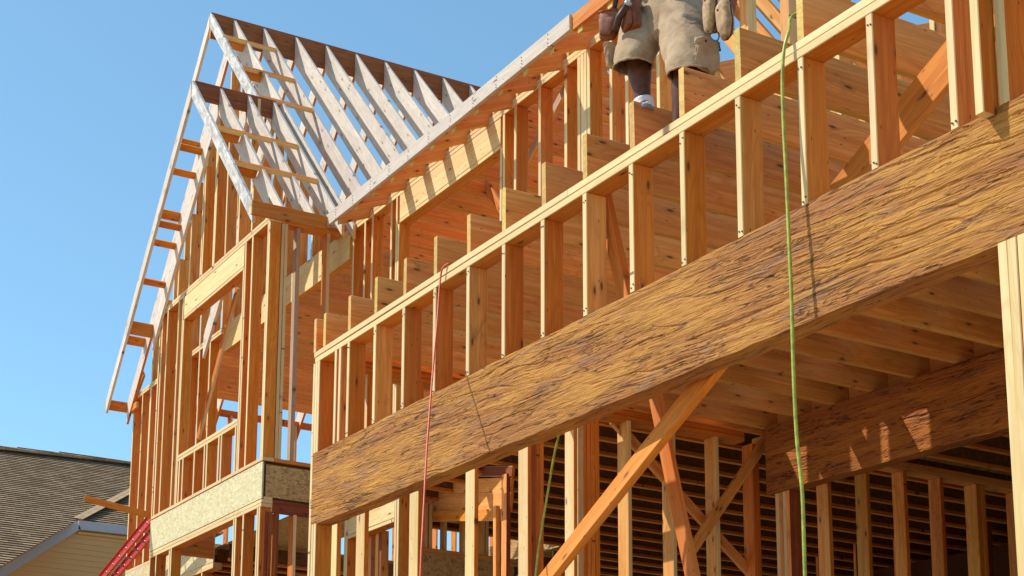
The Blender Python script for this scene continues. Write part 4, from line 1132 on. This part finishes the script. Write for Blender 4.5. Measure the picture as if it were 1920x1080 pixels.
# leather pouches, gloves and hammer hung on the belt
def pouch(name, label, px, py, Y, w, d, h, taper, rz, rx, mat, cat='pouch'):
    """open-topped tapered bag with a front pocket and a stitched rim"""
    c = PP(px, py, Y)
    rot = Matrix.Rotation(rz, 3, 'Z') @ Matrix.Rotation(rx, 3, 'Y')
    root = thing(name, label, cat, c)
    def bag(nm, off, w, d, h, tp, mt):
        rings = []
        n = 28
        for f in (0.0, 0.05, 0.35, 0.7, 1.0):
            sx = w * (tp + (1 - tp) * f) * (0.86 if f == 0 else 1); sy = d * (0.55 + 0.45 * f) * (0.8 if f == 0 else 1)
            r = []
            for j in range(n):
                a = 2 * math.pi * j / n
                g = (abs(math.cos(a)) ** 5 + abs(math.sin(a)) ** 5) ** (-0.2)
                k = 1 + 0.05 * noise.noise(V(math.cos(a) * 2, math.sin(a) * 2, f * 3 + w * 90))
                r.append(c + rot @ (V(sx * math.cos(a) * g * k, sy * math.sin(a) * g * k, h * (f - 0.5)) + V(*off)))
            rings.append(r)
        vs = [p for r in rings for p in r]; fs = []
        for i in range(len(rings) - 1):
            for j in range(n): fs.append((i * n + j, i * n + (j + 1) % n, (i + 1) * n + (j + 1) % n, (i + 1) * n + j))
        fs.append(tuple(range(n)))
        o = link(nm, raw_mesh(nm, vs, fs, True), mt, root)
        x = o.modifiers.new('thick', 'SOLIDIFY'); x.thickness = 0.005; x.offset = -1
        x = o.modifiers.new('bev', 'BEVEL'); x.width = 0.003; x.segments = 2
        return o
    bag('bag', (0, 0, 0), w, d, h, taper, mat)
    bag('front_pocket', (0.006, -d * 0.95, -h * 0.16), w * 0.78, d * 0.55, h * 0.62, taper, mat)
    rim = [c + rot @ V(w * 1.02 * math.cos(a) * ((abs(math.cos(a)) ** 5 + abs(math.sin(a)) ** 5) ** (-0.2)), d * 1.02 * math.sin(a) * ((abs(math.cos(a)) ** 5 + abs(math.sin(a)) ** 5) ** (-0.2)), h * 0.5) for a in [2 * math.pi * j / 40 for j in range(41)]]
    link('rim', tube_mesh(rim, 0.0045, 6), M_leather, root)
    a = c + rot @ V(-w * 0.3, d, h * 0.4)
    link('belt_loop', tube_mesh([a, a + V(0.02, 0.02, 0.12), a + V(0.03, 0.02, 0.2)], 0.014, 8), M_leatherd, root)
    return root, c, rot
pouch('tool_pouch', 'flared brown leather pouch sticking out at the worker\'s left side of the picture', 1143, 50, 4.98, 0.070, 0.045, 0.155, 0.62, 0.5, 0.20, M_leather)
rt, c, rot = pouch('tool_pouch', 'dark brown leather pouch with a hammer loop in front of the worker\'s hip', 1185, 34, 4.965, 0.066, 0.045, 0.19, 0.8, -0.2, -0.25, M_leather)
link('hammer_loop', tube_mesh([c + V(-0.05, -0.075, -0.07), c + V(0.0, -0.09, -0.02), c + V(0.055, -0.075, 0.035)], [0.020, 0.021, 0.019], 12), M_leatherd, rt)
link('loop_ring', tube_mesh([c + V(0.052, -0.077, 0.03), c + V(0.066, -0.073, 0.045)], 0.022, 12), M_alu, rt)
pouch('tool_pouch', 'dark leather pouch tucked behind the tan suede nail bags', 1352, 22, 5.16, 0.085, 0.05, 0.20, 0.75, 0.2, 0.1, M_leather)
def nail_bag(label, px, py, Y, h, w, rz, seed):
    """soft suede pocket: rounded bottom, stitched seam along the edge and a folded rim"""
    c = PP(px, py, Y)
    root = thing('nail_bag', label, 'nail bag', c)
    rot = Matrix.Rotation(rz, 3, 'Y')
    blob('pocket', c, (w, 0.034, h), M_glove, root, seed, 0.10, 3.0, rot)
    edge = []
    for i in range(41):
        a = 2 * math.pi * i / 40
        g = (abs(math.cos(a)) ** 3 + abs(math.sin(a)) ** 3) ** (-1 / 3)
        edge.append(c + rot @ V(w * 1.0 * g * math.cos(a), 0.006, h * 1.0 * g * math.sin(a)))
    link('seam', tube_mesh(edge, 0.0045, 6), M_leatherd, root)
    link('strap', tube_mesh([c + rot @ V(0, 0.02, h * 0.8), c + rot @ V(0.0, 0.05, h * 1.5), c + rot @ V(0, 0.06, h * 2.0)], 0.014, 8), M_leatherd, root)
    blob('rivet', c + rot @ V(-w * 0.2, -0.036, h * 0.45), (0.006, 0.004, 0.006), M_leatherd, root, seed, 0)
nail_bag('long tan suede nail bag hanging nearest the worker\'s shorts', 1332, 20, 5.02, 0.125, 0.036, 0.05, 41)
nail_bag('worn tan suede nail bag with dark seams hanging outermost on the worker\'s hip', 1359, 36, 5.04, 0.115, 0.044, -0.10, 43)
o = link('cord_loop', tube_mesh(spline([PP(1326, 58, 5.0), PP(1334, 72, 4.99), PP(1343, 77, 4.99), PP(1348, 70, 5.0), PP(1347, 60, 5.0)], 8), 0.0035, 6), M_hair)
tag(o, 'thin black cord loop dangling under the suede nail bags', 'cord')
o = link('cord_end', tube_mesh(spline([PP(1343, 76, 4.985), PP(1347, 84, 4.985), PP(1350, 95, 4.985)], 6), 0.006, 8), M_hair)
tag(o, 'stubby black clip hanging from the loop beside the sky gap', 'clip')

# ================================================================== CAMERA, SUN, SKY
cam = bpy.data.cameras.new('camera'); co = bpy.data.objects.new('camera', cam); C.objects.link(co)
cam.sensor_fit = 'HORIZONTAL'; cam.sensor_width = 36.0; cam.lens = CF / 1920 * 36
cam.shift_x = (960 - CX) / 1920; cam.shift_y = (CY - 540) / 1920
cam.clip_end = 3000; cam.clip_start = 0.05
Mw = Matrix.Identity(4)
xr = V(*CM[0]).normalized(); fw = V(*CM[2]); fw = (fw - xr * fw.dot(xr)).normalized(); yu = (-fw).cross(xr)
for i in range(3):
    Mw[i][0] = xr[i]; Mw[i][1] = yu[i]; Mw[i][2] = -fw[i]
co.matrix_world = Mw
sc.camera = co

to_sun = V(-0.49, -0.645, 1.0).normalized()
sun = bpy.data.lights.new('sun', 'SUN'); sun.energy = SUN_E; sun.angle = R(0.5); sun.color = (1.0, 0.955, 0.87)
so_ = bpy.data.objects.new('sun', sun); C.objects.link(so_)
so_.rotation_euler = to_sun.to_track_quat('Z', 'Y').to_euler()
so_.location = (0, 0, 40)
w = bpy.data.worlds.new('World'); sc.world = w; w.use_nodes = True
t = w.node_tree; t.nodes.clear()
sky = t.nodes.new('ShaderNodeTexSky'); sky.sky_type = 'NISHITA'; sky.sun_disc = False
sky.sun_elevation = math.asin(to_sun.z); sky.sun_rotation = math.atan2(to_sun.x, to_sun.y)
sky.air_density = 0.75; sky.dust_density = 0.15; sky.ozone_density = 1.4
bg_ = t.nodes.new('ShaderNodeBackground'); bg_.inputs[1].default_value = SKY_S
ow = t.nodes.new('ShaderNodeOutputWorld')
mx = t.nodes.new('ShaderNodeMix'); mx.data_type = 'RGBA'; mx.blend_type = 'MULTIPLY'; mx.inputs[0].default_value = 1.0
mx.inputs[7].default_value = (0.966, 1.325, 1.32, 1)
gm_ = t.nodes.new('ShaderNodeGamma'); gm_.inputs[1].default_value = 0.8
t.links.new(sky.outputs[0], gm_.inputs[0])
t.links.new(gm_.outputs[0], mx.inputs[6]); t.links.new(mx.outputs[2], bg_.inputs[0]); t.links.new(bg_.outputs[0], ow.inputs[0])

sc.view_settings.view_transform = 'Standard'; sc.view_settings.look = 'None'
sc.view_settings.exposure = EXPO; sc.view_settings.gamma = 1.0
sc.cycles.max_bounces = 8; sc.cycles.diffuse_bounces = 5
